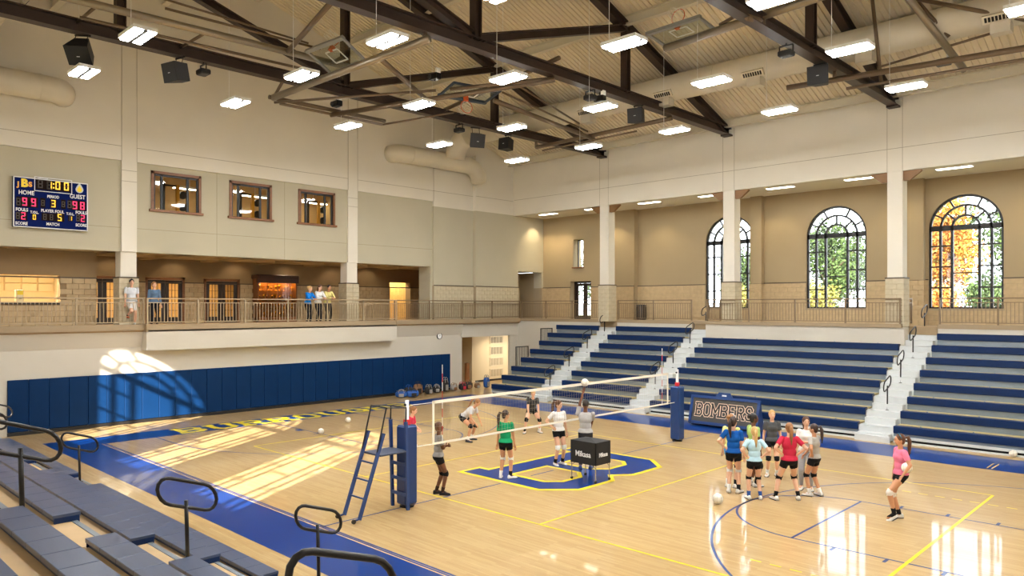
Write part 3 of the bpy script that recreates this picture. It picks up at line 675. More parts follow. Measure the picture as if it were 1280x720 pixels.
railing((-9.4, 15.18), (-5.15, 15.18), 'brown baluster railing in front of the balcony litter bin', RAILF)
railing((-4.08, 14.61), (4.02, 14.61), 'brown baluster railing above the middle bleacher block', RAILF)
railing((4.02, 14.66), (4.02, 15.9), 'short brown railing running back beside the white-step aisle', RAILF)
railing((-4.08, 14.66), (-4.08, 15.9), 'short brown railing running back beside the middle aisle', RAILF)
railing((5.15, 15.18), (14.5, 15.18), 'brown baluster railing above the bleacher block by the autumn window', RAILF)
# ================================================================== COURT LINES
FZ = .0015
def flat(poly, m, name, z=FZ, parent=floor):
    return MB().add([(x, y, z) for x, y in poly], [tuple(range(len(poly)))]).build(name, m, parent)
def strip(p, q, w_, m, name='court_line', z=FZ):
    p = Vector(p); q = Vector(q); n = (q-p).normalized(); n = Vector((-n.y, n.x))*w_/2
    return flat([p+n, p-n, q-n, q+n][::-1], m, name, z)
def ringstrip(c, r, w_, a0, a1, m, name='court_line', n=40, z=FZ, dash=None):
    mb = MB(); 
    for i in range(n):
        if dash and i % dash[0] >= dash[1]: continue
        t0, t1 = math.radians(a0+(a1-a0)*i/n), math.radians(a0+(a1-a0)*(i+1)/n)
        mb.add([(c[0]+(r+s)*math.cos(t), c[1]+(r+s)*math.sin(t), z) for s, t in ((-w_/2, t0), (w_/2, t0), (w_/2, t1), (-w_/2, t1))], [(0,1,2,3)])
    return mb.build(name, m, floor)
HL, HW = 12.8, 7.62
flat([(-14.2, -9.0), (14.2, -9.0), (14.2, -7.62), (-14.2, -7.62)], BLUEP, 'blue_border'); flat([(-14.2, 7.62), (14.2, 7.62), (14.2, 9.55), (-14.2, 9.55)], BLUEP, 'blue_border')
flat([(-14.2, -7.62), (-12.8, -7.62), (-12.8, 7.62), (-14.2, 7.62)], BLUEP, 'blue_border'); flat([(12.8, -7.62), (14.2, -7.62), (14.2, 7.62), (12.8, 7.62)], BLUEP, 'blue_border')
WOODL = mat('bare_wood_line', (232, 196, 136), .25, coat=.4)
strip((-12.8, -7.68), (12.8, -7.68), .03, WOODL, z=.003); strip((-12.8, -7.58), (12.8, -7.58), .05, BLUEL)
strip((-.0, -7.6), (0, -2.6), .05, BLUEL); strip((0, 2.5), (0, 7.6), .05, BLUEL)
for s in (-1, 1):
    strip((s*12.8, -1.83), (s*7.0, -1.83), .05, BLUEL); strip((s*12.8, 1.83), (s*7.0, 1.83), .05, BLUEL); strip((s*7.0, -1.83), (s*7.0, 1.83), .05, BLUEL)
    ringstrip((s*7.0, 0), 1.83, .05, 90 if s > 0 else -90, 270 if s > 0 else 90, BLUEL)
    ringstrip((s*11.2, 0), 6.02, .05, 90-0 if s > 0 else -90, 270 if s > 0 else 90, BLUEL, n=60)
    for q in (-1, 1):
        strip((s*12.8, q*6.02), (s*11.2, q*6.02), .05, BLUEL)
        for d in (2.1, 3.2, 4.1, 5.0): strip((s*(12.8-d), q*1.83), (s*(12.8-d), q*2.05), .06 if d != 2.1 else .3, BLUEL, 'lane_tick')
    strip((s*9, -4.5), (s*9, 4.5), .06, YELP, z=.004); strip((s*3, -4.5), (s*3, 4.5), .05, YELP, z=.004)
for y in (-4.5, 4.5): strip((-9, y), (9, y), .05, YELP, z=.004)
for y in (-2.6, 2.6): 
    for i in range(10): strip((7+i*.35, y+.9*(1 if y > 0 else -1)), (7.2+i*.35, y+.9*(1 if y > 0 else -1)), .04, YELP, 'lane_tick', .004)
for x in (-6.2, 2.2, 8.2):
    for d in (0, .12): strip((x+d, 7.75), (x+d, 8.6), .04, WOODL, 'court_line', .003)
# block letter B at centre court: yellow outline, blue body, two counters showing the wood
OUT = [(-1.75, -2.5), (1.12, -2.5), (1.87, -1.75), (1.87, -.42), (1.5, 0), (1.87, .42), (1.87, 1.75), (1.12, 2.45), (-1.75, 2.45), (-1.75, 1.62), (-1.4, 1.62), (-1.4, -1.65), (-1.75, -1.65)]
def inset(poly, d):
    n = len(poly); out = []
    for i in range(n):
        p0, p1, p2 = Vector(poly[i-1]), Vector(poly[i]), Vector(poly[(i+1) % n])
        a = (p1-p0).normalized(); b = (p2-p1).normalized(); na = Vector((-a.y, a.x)); nb = Vector((-b.y, b.x))
        bis = (na+nb).normalized(); out.append(tuple(p1+bis*(d/max(.3, bis.dot(na)))))
    return out
H1 = [(-.42, -1.66), (.62, -1.66), (.92, -1.36), (.92, -.72), (.6, -.38), (-.42, -.38)]; H2 = [(-.42, .3), (.6, .3), (.88, .58), (.88, 1.28), (.62, 1.56), (-.42, 1.56)]
flat(OUT, YELP, 'logo_outline', .005); flat(inset(OUT, .13), BLUEP, 'logo_body', .0065)
for h in (H1, H2): flat(inset(h, -.12), YELP, 'logo_outline', .008); flat(h, FLOORM, 'logo_counter', .0095)
strip((0, -1.5), (0, -.6), .05, BLUEL, z=.011)
for a in (2.6, 2.72): 
    pass
# block letters made of strokes on a 4 x 6 grid
GL = {'B': [((0,0),(0,6)), ((0,6),(3,6)), ((3,6),(4,5)), ((4,5),(4,4)), ((4,4),(3,3)), ((0,3),(3,3)), ((3,3),(4,2)), ((4,2),(4,1)), ((4,1),(3,0)), ((3,0),(0,0)), ((-.6,0),(0,0)), ((-.6,6),(0,6))],
 'U': [((0,6),(0,1)), ((0,1),(1,0)), ((1,0),(3,0)), ((3,0),(4,1)), ((4,1),(4,6)), ((-.7,6),(.8,6)), ((3.2,6),(4.7,6))],
 'R': [((0,0),(0,6)), ((0,6),(3,6)), ((3,6),(4,5)), ((4,5),(4,4)), ((4,4),(3,3)), ((3,3),(0,3)), ((2,3),(4,0)), ((-.7,0),(.9,0)), ((3.4,0),(4.8,0)), ((-.6,6),(0,6))],
 'O': [((0,1),(0,5)), ((0,5),(1,6)), ((1,6),(3,6)), ((3,6),(4,5)), ((4,5),(4,1)), ((4,1),(3,0)), ((3,0),(1,0)), ((1,0),(0,1))],
 'G': [((4,4.6),(4,5)), ((4,5),(3,6)), ((3,6),(1,6)), ((1,6),(0,5)), ((0,5),(0,1)), ((0,1),(1,0)), ((1,0),(3,0)), ((3,0),(4,1)), ((4,1),(4,2.8)), ((4.5,2.8),(2.4,2.8))],
 'H': [((0,0),(0,6)), ((4,0),(4,6)), ((0,3),(4,3)), ((-.7,0),(.8,0)), ((-.7,6),(.8,6)), ((3.2,0),(4.7,0)), ((3.2,6),(4.7,6))],
 'S': [((4,4.4),(4,5)), ((4,5),(3,6)), ((3,6),(1,6)), ((1,6),(0,5)), ((0,5),(0,4)), ((0,4),(1,3.2)), ((1,3.2),(3,2.8)), ((3,2.8),(4,2)), ((4,2),(4,1)), ((4,1),(3,0)), ((3,0),(1,0)), ((1,0),(0,1)), ((0,1),(0,1.6))],
 'M': [((0,0),(0,6)), ((0,6),(2.5,2)), ((2.5,2),(5,6)), ((5,6),(5,0)), ((-.7,0),(.8,0)), ((4.2,0),(5.7,0)), ((-.7,6),(0,6)), ((5,6),(5.7,6))],
 'E': [((0,0),(0,6)), ((0,6),(4,6)), ((0,3),(2.8,3)), ((0,0),(4,0)), ((4,6),(4,4.8)), ((4,0),(4,1.2)), ((-.6,0),(0,0)), ((-.6,6),(0,6))],
 'J': [((1,6),(4.4,6)), ((3,6),(3,1)), ((3,1),(2,0)), ((2,0),(1,0)), ((1,0),(0,1)), ((0,1),(0,2))]}
def block_text(txt, origin, ax, ay, w_, h, gap, th, m, name, parent, lift):
    """each letter its own part; origin is the lower-left corner of the text, ax/ay unit vectors in the plane, lift offsets along the normal"""
    o = Vector(origin); ax = Vector(ax); ay = Vector(ay); nz = ax.cross(ay); x = 0
    for ch in txt:
        lw_ = w_*(1.25 if ch == 'M' else 1); gx = 5 if ch == 'M' else 4; mb = MB()
        for k, ((a, b), (c, d)) in enumerate(GL[ch]):
            p = Vector((a/gx*lw_, b/6*h)); q = Vector((c/gx*lw_, d/6*h)); u = (q-p).normalized(); n = Vector((-u.y, u.x))*th/2; e = u*th*.36
            mb.add([o+ax*(x+v.x)+ay*v.y+nz*(lift+k*1e-5) for v in (p-e+n, p-e-n, q+e-n, q+e+n)], [(3, 2, 1, 0)] if False else [(0, 1, 2, 3)])
        mb.build(name, m, parent); x += lw_+gap
    return x-gap
# BURROUGHS along the left end line, read from the court
tw = 9*.62+8*.52
block_text('BURROUGHS', (-13.0, -4.95, 0), (0, 1, 0), (-1, 0, 0),   .68, .96, .47, .25, YELP, 'letter', floor, .004)
# ================================================================== FAR BLEACHERS
FY = lambda k: 10.1+.7*k
FZs = lambda k: .53+.405*k
def far_block(x0, x1, rows, label):
    t = thing('bleacher_block', label, 'bleachers', ((x0+x1)/2, 10.1, 0)); L = x1-x0; h = L/2
    seat = MB().bbox(-h, h, 0, .26, -.235, 0, .015).mesh('seat')
    for k in range(rows):
        y = .7*k; z = FZs(k)
        place('seat', seat, SEATB, t, loc=(0, y, z))
        B(-h, h, y+.1, min(y+.86, 5.02 if rows > 7 else 4.5), z-.05, z-.02).build('deck', DECKT, t)
        B(-h, h, y+.06, y+.1, max(.16, z-.43), z-.05).build('riser', ALU, t)
        br = MB(); n = max(1, int(L/1.4))
        for i in range(n): 
            xx = -h+L*(i+.5)/n; br.box(xx-.015, xx+.015, y+.26, y+.34, z-.02, z+.02)
        br.build('bracket', ALU, t)
        e = MB()
        for s in (-1, 1): e.box(s*(h-.03), s*h, y+.1, y+.14, max(0, z-.9), z-.07)
        e.build('end_post', BLACKM, t)
    base = MB(); base.box(-h, h, .02, .06, .12, .2); base.box(-h, h, -.02, .05, .0, .05); base.build('base_rail', STEPW, t)
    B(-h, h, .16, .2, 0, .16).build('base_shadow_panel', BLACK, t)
    return t
far_block(-13.35, -10.5, 8, 'short blue bleacher block next to the ground-floor doorway'); far_block(-9.4, -5.15, 8, 'blue bleacher block between the two aisles behind the net')
far_block(-4.12, 4.03, 7, 'long blue bleacher block behind the lettered sign'); far_block(5.13, 16.8, 8, 'blue bleacher block below the autumn-tree window')
def aisle(x0, x1, rows, label, top):
    t = thing('aisle_steps', label, 'steps', ((x0+x1)/2, 10.1, 0)); h = (x1-x0)/2-.01
    for k in range(rows):
        y = .7*k; z = FZs(k)-.07
        MB().bbox(-h, h, y+.1, min(y+.86, 5.2), z-.03, z, .006).build('tread', STEPW, t)
        B(-h, h, y+.08, y+.11, max(0, z-.435), z-.03).build('riser', STEPW, t)
        MB().bbox(-h+.06, h-.06, y-.22, y+.08, max(0, z-.43), z-.2, .006).build('half_step', STEPW, t)
    B(-h, h, 5.16, 5.24, FZs(rows-1)-.1, top).build('top_riser', mat('top_riser', (172, 142, 98), .6), t)
    MB().box(-h, h, -.3, -.22, .0, .2).build('base_front', STEPW, t)
    return t
aisle(-10.5, -9.4, 8, 'aluminium aisle steps by the bleacher block nearest the doorway', 3.62); aisle(-5.15, -4.12, 8, 'aluminium aisle steps behind the net and its far post', 3.62); aisle(4.03, 5.13, 8, 'bright white aisle steps below the autumn-tree window', 3.62)
def stadium(L, H, n=8):
    r = H/2; pts = []
    for i in range(n+1): a = -PI/2+PI*i/n; pts.append((L/2-r+r*math.cos(a), r*math.sin(a)))
    for i in range(n+1): a = PI/2+PI*i/n; pts.append((-L/2+r+r*math.cos(a), r*math.sin(a)))
    return pts
def handrail_mesh(dirn, L=.78, H=.33, r=.021, tilt=.33, ph=.72):
    t = MB(); pts = [(0, dirn*(u*math.cos(tilt)-v*math.sin(tilt)*0), ph+.17+v+u*math.sin(tilt)) for u, v in stadium(L, H)]
    return MB().tube(pts, r, 8, closed=True).mesh('loop'), MB().cyl((0, 0, 0), (0, dirn*.02, ph+.1), r*1.1, n=8).add([], []).mesh('post'), MB().lathe([(.06, 0), (.06, .015), (.03, .02)], n=10).mesh('foot')
lm, pm, fm = handrail_mesh(1)
def handrail(loc, meshes, label, group, sm=True):
    t = thing('aisle_handrail', label, 'handrail', loc, group=group)
    place('loop', meshes[0], BLACKM, t, sm); place('post', meshes[1], BLACKM, t, sm); place('foot', meshes[2], BLACKM, t)
ORD = ('on the lowest steps', 'a third of the way up', 'two thirds of the way up', 'on the top steps')
for x, rows, nm in ((-9.95, (0, 2, 4, 6), 'the aisle nearest the doorway'), (-4.63, (1, 3, 5, 7), 'the aisle behind the net post'), (4.58, (1, 3, 5, 7), 'the bright white aisle')):
    for q, k in enumerate(rows): handrail((x, FY(k)+.5, FZs(k)-.07), (lm, pm, fm), 'black looped handrail %s of %s' % (ORD[q], nm), 'looped handrails in the far aisles')
# guard rails on the open end of the bleachers
for y, z0, l in ((12.4, 0, 'black barred guard at the low end of the doorway-side bleachers'), (14.3, .3, 'black barred guard at the high end of the doorway-side bleachers')):
    t = thing('end_guard', l, 'guard rail', (-13.42, y, z0)); 
    for yy in (-.45, .45): MB().box(-.02, .02, yy-.02, yy+.02, 0, 2.3 if z0 == 0 else 2.9).build('post', BLACKM, t)
    hh = 2.3 if z0 == 0 else 2.9
    B(-.02, .02, -.45, .45, hh-.04, hh).build('top_rail', BLACKM, t)
    for i in range(1, 7): B(-.01, .01, -.45+i*.129-.01, -.45+i*.129+.01, hh-1.1, hh).build('bar', BLACKM, t)
    B(-.02, .02, -.45, .45, hh-1.12, hh-1.08).build('bottom_rail', BLACKM, t)
# ================================================================== NEAR BLEACHERS
NY = lambda k: -10.15-.87*k
NZ = lambda k: .5+.463*k
def near_block(x0, x1, rows, label, modules=True):
    t = thing('bleacher_block', label, 'bleachers', ((x0+x1)/2, -10.15, 0)); L = x1-x0; h = L/2
    n = max(1, round(L/.46)) if modules else 1; S = L/n
    sm_ = MB().bbox(0, S-.002, -.3, 0, -.05, 0, .004).mesh('seat_module'); endm = MB().bbox(0, .02, -.29, -.01, -.2, -.03, .006).mesh('end_cap')
    for k in range(rows):
        y = -.87*k; z = NZ(k)
        st = MB().bbox(-h+.02, h-.02, y-.27, y-.01, z-.2, z-.05, .01).build('seat', SEATB, t)
        for i in range(n): place('seat_module', sm_, SEATN, st, loc=(-h+i*S, y, z))
        place('end_cap', endm, SEATB, st, loc=(-h, y, z)); place('end_cap', endm, SEATB, st, loc=(h-.02, y, z))
        B(-h, h, y-1.02, y-.1, z-.14, z-.1).build('deck', NDECK, t); B(-h, h, y-.2, y-.16, max(0, z-.57), z-.12).build('riser', NRISE, t)
    return t
near_block(-12.9, -6.3, 6, 'slate blue near bleacher block closest to the wall mats'); near_block(-4.85, 2.95, 6, 'slate blue near bleacher block opposite the referee ladder')
near_block(4.15, 8.4, 6, 'slate blue near bleacher block cut off below the picture'); near_block(9.8, 16.5, 4, 'slate blue near bleacher block under the viewer')
def near_aisle(x0, x1, rows, label):
    t = thing('aisle_steps', label, 'steps', ((x0+x1)/2, -10.15, 0)); h = (x1-x0)/2-.01
    for k in range(rows):
        y = -.87*k; z = NZ(k)-.1
        MB().bbox(-h, h, y-1.02, y-.1, z-.04, z, .008).build('tread', NDECK, t); B(-h, h, y-.13, y-.1, max(0, z-.47), z-.04).build('riser', NRISE, t)
        MB().bbox(-h+.05, h-.05, y-.1, y+.26, max(0, z-.45), z-.22, .008).build('half_step', SEATN if k == 0 else NRISE, t)
        B(-h, h, y-.1, y-.04, z-.03, z+.004).build('nosing', ALU, t)
    return t
near_aisle(-14.4, -12.9, 6, 'tan aisle steps in the corner by the wall mats'); near_aisle(-6.3, -4.85, 6, 'tan aisle steps between the two near bleacher blocks'); near_aisle(2.95, 4.15, 6, 'tan aisle steps of the near bleachers opposite the net'); near_aisle(8.4, 9.8, 6, 'tan aisle steps under the viewer')
nl = handrail_mesh(-1, r=.024)
for x, y, z, l in ((-13.6, -10.3, .38, 'black looped handrail in the corner aisle by the wall mats'), (-5.6, -10.35, .43, 'black looped handrail low in the aisle between the two near bleacher blocks'), (-5.6, -12.1, 1.15, 'black looped handrail in the middle of the aisle between the near blocks'), (-5.6, -13.9, 2.0, 'black looped handrail high in the aisle between the near blocks'), (3.55, -9.85, .42, 'black looped handrail at the floor end of the aisle opposite the net'), (3.55, -11.72, 1.12, 'black looped handrail in the middle of the aisle opposite the net'), (3.55, -13.5, 2.02, 'black looped handrail high in the aisle opposite the net'), (9.2, -13.12, 1.84, 'big black looped handrail in the aisle under the viewer')):
    handrail((x, y, z), nl, l, 'looped handrails in the near aisles')
# ================================================================== WRITING HELPERS
def text_obj(txt, size, m, name, parent, origin, ax, ay, align='CENTER', bold=0, extrude=.002, width=1.0):
    cu = bpy.data.curves.new('lettering', 'FONT'); cu.body = txt; cu.size = size; cu.align_x = align; cu.align_y = 'CENTER'; cu.offset = bold; cu.extrude = extrude; cu.resolution_u = 3
    o = bpy.data.objects.new('tmp_text', cu); COL.objects.link(o)
    dg = bpy.context.evaluated_depsgraph_get(); me = bpy.data.meshes.new_from_object(o.evaluated_get(dg)); bpy.data.objects.remove(o); bpy.data.curves.remove(cu)
    ax = Vector(ax).normalized(); ay = Vector(ay).normalized(); nz = ax.cross(ay)
    M = Matrix(((ax.x*width, ay.x, nz.x, origin[0]), (ax.y*width, ay.y, nz.y, origin[1]), (ax.z*width, ay.z, nz.z, origin[2]), (0, 0, 0, 1)))
    me.transform(M); me.name = name; me.materials.clear()
    return place(name, me, m, parent)
# ================================================================== SCOREBOARD (faces +x; text runs along +y)
SBW, SBH = 2.27, 1.7
sb = thing('scoreboard', 'navy electronic scoreboard with lit red and amber digits on the end wall', 'scoreboard', (XW-.1, -9.3+SBW/2, 7.05))
SBN = mat('scoreboard_navy', (6, 24, 84), .7, spec=.08); SBK = mat('digit_field', (30, 20, 15), .7, spec=.08); SBW_ = mat('scoreboard_white', (236, 236, 236), .5)
B(0, .16, -SBW/2, SBW/2, 0, SBH).build('cabinet', DGREY, sb); B(.16, .168, -SBW/2+.03, SBW/2-.03, .03, SBH-.03).build('face', SBN, sb)
f = MB(); f.box(.16, .18, -SBW/2, SBW/2, 0, .03); f.box(.16, .18, -SBW/2, SBW/2, SBH-.03, SBH); f.box(.16, .18, -SBW/2, -SBW/2+.03, 0, SBH); f.box(.16, .18, SBW/2-.03, SBW/2, 0, SBH); f.build('border', SBW_, sb)
SEG = {'0': 'abcdef', '1': 'bc', '2': 'abged', '3': 'abgcd', '4': 'fgbc', '5': 'afgcd', '6': 'afgedc', '7': 'abc', '8': 'abcdefg', '9': 'abcdfg', ' ': ''}
RED = emis('digit_red', (255, 70, 110), 1.6); AMB = emis('digit_amber', (255, 196, 70), 1.8); OFF = mat('digit_off', (70, 60, 54), .6)
def digit(ch, cy, cz, h, m, parent):
    w_ = h*.52; t_ = h*.13; on = MB(); off = MB()
    P = {'a': (-w_/2, w_/2, h/2-t_, h/2), 'd': (-w_/2, w_/2, -h/2, -h/2+t_), 'g': (-w_/2+t_*.6, w_/2-t_*.6, -t_/2, t_/2), 'f': (-w_/2, -w_/2+t_, t_*.2, h/2-t_*.3), 'b': (w_/2-t_, w_/2, t_*.2, h/2-t_*.3), 'e': (-w_/2, -w_/2+t_, -h/2+t_*.3, -t_*.2), 'c': (w_/2-t_, w_/2, -h/2+t_*.3, -t_*.2)}
    for k, (a, b, c, d) in P.items(): (on if k in SEG[ch] else off).box(.172, .18, cy+a, cy+b, cz+c, cz+d)
    if on.v: on.build('lit_digit', m, parent)
    if off.v: off.build('unlit_digit', OFF, parent)
def field(y0, y1, z0, z1, chars, m, h, border=False):
    o = B(.168, .172, y0, y1, z0, z1).build('digit_field', SBK, sb); n = len(chars); 
    for i, c in enumerate(chars): digit(c, y0+(y1-y0)*(i+.5)/n, (z0+z1)/2, h, m, o)
    return o
ux = lambda u: (u-130)/740*SBW-SBW/2      # scoreboard crop coordinates to local metres
def vz(u, v): return SBH-(v-85-(u-130)*.105)/505*SBH
fld = field(ux(345), ux(690), vz(520, 236), vz(520, 122), '  00', AMB, .28)
digit('1', ux(478), vz(490, 182), .28, AMB, fld)
for v in (165, 205): B(.172, .18, ux(519)-.022, ux(519)+.022, vz(517, v)-.022, vz(517, v)+.022).build('colon_dot', AMB, fld)
bd = MB(); a0, a1, z0_, z1_ = ux(330), ux(705), vz(520, 255), vz(520, 108)
bd.box(.168, .178, a0, a1, z0_, z0_+.02); bd.box(.168, .178, a0, a1, z1_-.02, z1_); bd.box(.168, .178, a0, a0+.02, z0_, z1_); bd.box(.168, .178, a1-.02, a1, z0_, z1_); bd.build('clock_border', SBW_, sb)
field(ux(195), ux(365), vz(270, 400), vz(270, 295), '99', RED, .27); field(ux(165), ux(192), vz(180, 395), vz(180, 290), '1'.replace('1', ' '), RED, .25)
field(ux(695), ux(850), vz(770, 445), vz(770, 340), '98', RED, .27); field(ux(665), ux(693), vz(680, 430), vz(680, 330), ' ', RED, .25)
field(ux(482), ux(550), vz(515, 412), vz(515, 325), '3', AMB, .25); field(ux(388), ux(438), vz(412, 408), vz(412, 310), ' ', AMB, .2); field(ux(592), ux(640), vz(616, 425), vz(616, 328), ' ', AMB, .2)
field(ux(188), ux(262), vz(225, 530), vz(225, 445), '2', RED, .24); field(ux(160), ux(186), vz(170, 525), vz(170, 440), ' ', RED, .22); field(ux(782), ux(850), vz(815, 572), vz(815, 488), '2', RED, .24); field(ux(752), ux(780), vz(766, 565), vz(766, 482), ' ', RED, .22)
field(ux(303), ux(357), vz(330, 535), vz(330, 470), '0', AMB, .17); field(ux(664), ux(716), vz(690, 556), vz(690, 496), '1', AMB, .16)
field(ux(400), ux(530), vz(465, 545), vz(465, 465), '  ', AMB, .2); field(ux(532), ux(626), vz(580, 555), vz(580, 472), '5', AMB, .24)
for txt, u, v, sz in (('HOME', 255, 255, .2), ('GUEST', 762, 302, .2), ('PERIOD', 515, 300, .13), ('FOULS', 212, 424, .15), ('FOULS', 800, 470, .15), ('T.O.L.', 332, 455, .12), ('T.O.L.', 688, 480, .12), ('PLAYER FOUL', 510, 448, .14), ('SCORE', 208, 562, .14), ('SCORE', 800, 602, .14), ('MATCH', 512, 582, .14)):
    text_obj(txt, sz, SBW_, 'lettering', sb, (.17, ux(u), vz(u, v)), (0, 1, 0), (0, 0, 1), bold=.004, width=.82)
# emblem letters and drop
YE = mat('emblem_yellow', (244, 214, 40), .5); ORG = mat('emblem_orange', (240, 170, 60), .5)
text_obj('J', .22, ORG, 'emblem_letter', sb, (.17, ux(178), vz(178, 168)), (0, 1, 0), (0, 0, 1), bold=.012); text_obj('S', .22, ORG, 'emblem_letter', sb, (.17, ux(292), vz(292, 172)), (0, 1, 0), (0, 0, 1), bold=.012)
text_obj('B', .36, YE, 'emblem_letter', sb, (.171, ux(236), vz(236, 160)), (0, 1, 0), (0, 0, 1), bold=.02)
def drop(c, r, m, x): 
    pts = [(r*math.cos(a), r*math.sin(a)) for a in np.linspace(math.radians(150), math.radians(390), 18)]+[(0, r*2.0)]
    MB().prism([(u, v) for u, v in pts], (x, c[0], c[1]), (0, 1, 0), (0, 0, 1), .003).build('emblem_drop', m, sb)
dc = (ux(782), vz(782, 225)); drop(dc, .125, mat('emblem_grey', (190, 196, 205), .5), .168); drop((dc[0], dc[1]-.01), .08, YE, .171)
B(.02, .14, .0-.4, -.1, SBH, SBH+.06).build('top_bracket', WHITE, sb)
# clock
t = thing('wall_clock', 'round white clock with black rim beside the wall mats', 'clock', (XW, 9.42, 2.83))
R90 = Matrix.Rotation(PI/2, 4, 'Y')
def lathe_x(prof, name, m, parent, n=24):
    mb = MB().lathe(prof, n=n); me = mb.mesh(name); me.transform(R90); return place(name, me, m, parent, False)
lathe_x([(.17, 0), (.17, .05), (.145, .055), (.145, .03)], 'rim', BLACK, t); lathe_x([(.145, .02), (.145, .035)], 'dial', WHITE, t)
MB().bar((.04, 0, 0), (.04, .06, .05), .012, .004, (1, 0, 0)).build('hour_hand', BLACK, t); MB().bar((.042, 0, 0), (.042, -.02, .11), .009, .004, (1, 0, 0)).build('minute_hand', BLACK, t)
# ================================================================== VOLLEYBALL NET
net = thing('volleyball_net', 'white taped volleyball net with red and white antennas', 'net', (0, 0, 0))
TAPE = mat('net_tape', (236, 230, 214), .6); CORD = mat('net_cord', (180, 168, 146), .7); RW = mat('antenna_red', (206, 60, 60), .5)
N0, N1, NT, NBm = -4.75, 4.95, 2.24, 1.24
B(-.006, .006, N0, N1, NT-.07, NT).build('top_tape', TAPE, net); B(-.005, .005, N0, N1, NBm, NBm+.05).build('bottom_tape', TAPE, net)
for y in (N0, N1): B(-.006, .006, y-.03, y+.03, NBm, NT).build('side_tape', TAPE, net)
g = MB(); y = N0+.1
while y < N1: g.box(-.0012, .0012, y-.0012, y+.0012, NBm, NT); y += .1
z = NBm+.1
while z < NT-.05: g.box(-.0012, .0012, N0, N1, z-.0012, z+.0012); z += .1
tag(g.build('mesh_cords', CORD, net), kind='stuff')
for y in (-4.5, 4.6):
    for i in range(9): MB().cyl((.02, y, NBm+i*.2), (.02, y, NBm+(i+1)*.2), .008, n=6).build('antenna_band', RW if i % 2 else WHITE, net)
for y0, y1 in ((N0, -5.42), (N1, 5.42)):
    for z in (NT-.04, NBm+.02): MB().cyl((0, y0, z), (0, y1, z), .006 if z > 2 else .012, n=6).build('rope', TAPE, net)
def net_post(y, label):
    t = thing('net_post', label, 'post', (0, y, 0))
    MB().cyl((0, 0, 0), (0, 0, 2.32), .045, n=14).build('pole', mat('post_steel', (200, 200, 198), .3, metal=.5), t, True)
    a = [(.2*math.cos(k*PI/4+PI/8)*(.95), .2*math.sin(k*PI/4+PI/8)) for k in range(8)]
    pd = MB(); 
    pd.bbox(-.17, .17, -.17, .17, .06, 1.78, .035); pd.build('pad', BLUEV, t)
    B(-.05, .05, -.06, .06, 1.78, 1.9).build('winch', mat('winch_red', (206, 40, 50), .4), t); MB().cyl((0, -.06, 2.22), (0, .06, 2.22), .03, n=10).build('pulley', BLACKM, t)
    MB().lathe([(.16, 0), (.16, .02), (.06, .03)], n=16).build('base_plate', BLACKM, t)
net_post(-5.5, 'blue padded net post beside the referee ladder'); net_post(5.52, 'blue padded net post in front of the lettered sign')
# ================================================================== REFEREE LADDER
t = thing('referee_stand', 'blue referee ladder stand with black top rails by the near net post', 'stand', (0, -6.3, 0))
for x in (-.27, .27):
    MB().bar((x, .62, 0), (x, .56, 1.9), .06).build('front_leg', BLUET, t)
    MB().bar((x, -.62, .04), (x, -.02, 1.72), .06).build('rear_leg', BLUET, t)
    MB().tube([(x, .56, 1.9), (x, .57, 2.2), (x, .0+.05, 2.25), (x, -.18, 1.35)], .017, 8).build('grab_rail', BLACK, t)
    MB().cyl((x-.02 if x < 0 else x+.02, -.78, .045), (x+.02 if x < 0 else x+.06, -.78, .045), .045, n=12).build('wheel', BLACK, t); MB().bar((x, -.62, .06), (x, -.78, .045), .03).build('axle_arm', BLUET, t)
MB().tube([(-.27, .57, 2.2), (.27, .57, 2.2)], .017, 8).build('top_bar', BLACK, t); MB().tube([(-.27, .05, 2.25), (.27, .05, 2.25)], .017, 8).build('top_bar', BLACK, t)
MB().bbox(-.3, .3, -.12, .6, 1.25, 1.29, .01).build('platform', mat('stand_platform', (52, 62, 86), .6), t)
for z in (.32, .65, .97): MB().bar((-.25, .6-.02*z, z), (.25, .6-.02*z, z), .035, .07).build('rung', BLUET, t)
for f_ in (.25, .45, .65): MB().bar((-.25, -.62+.6*f_, 1.72*f_), (.25, -.62+.6*f_, 1.72*f_), .03).build('rung', BLUET, t)
# ================================================================== BALL CART
t = thing('ball_cart', 'black fabric volleyball cart on thin metal legs standing on the blue logo', 'ball cart', (1.33, -.72, 0)); hx, hy = .4, .3
FAB = mat('cart_fabric', (24, 23, 24), .7, var=.1); CH = mat('chrome_leg', (190, 188, 184), .25, metal=.8)
for a, b, c, d in ((-hx, hx, -hy, -hy+.015), (-hx, hx, hy-.015, hy), (-hx, -hx+.015, -hy, hy), (hx-.015, hx, -hy, hy)): MB().box(a, b, c, d, .45, 1.0).build('side_panel', FAB, t)
B(-hx, hx, -hy, hy, .44, .46).build('bottom', FAB, t)
pk = MB(); pk.add([(-hx, -hy, 1.0), (hx, -hy, 1.0), (hx, hy, 1.0), (-hx, hy, 1.0), (0, 0, 1.07)], [(0, 1, 4), (1, 2, 4), (2, 3, 4), (3, 0, 4)]); pk.build('cover', FAB, t)
for sx in (-1, 1):
    for sy in (-1, 1):
        MB().cyl((sx*(hx-.02), sy*(hy-.02), .05), (sx*(hx-.02), sy*(hy-.02), .99), .013, n=8).build('leg', CH, t); MB().cyl((sx*(hx-.02)-.015, sy*(hy-.02), .035), (sx*(hx-.02)+.015, sy*(hy-.02), .035), .035, n=10).build('caster', BLACK, t)
        MB().bar((sx*(hx-.02), sy*(hy-.02), .36), (sx*(hx-.14), sy*(hy-.02), .46), .016).build('strut', CH, t)
LOGOW = mat('print_white', (238, 238, 238), .6)
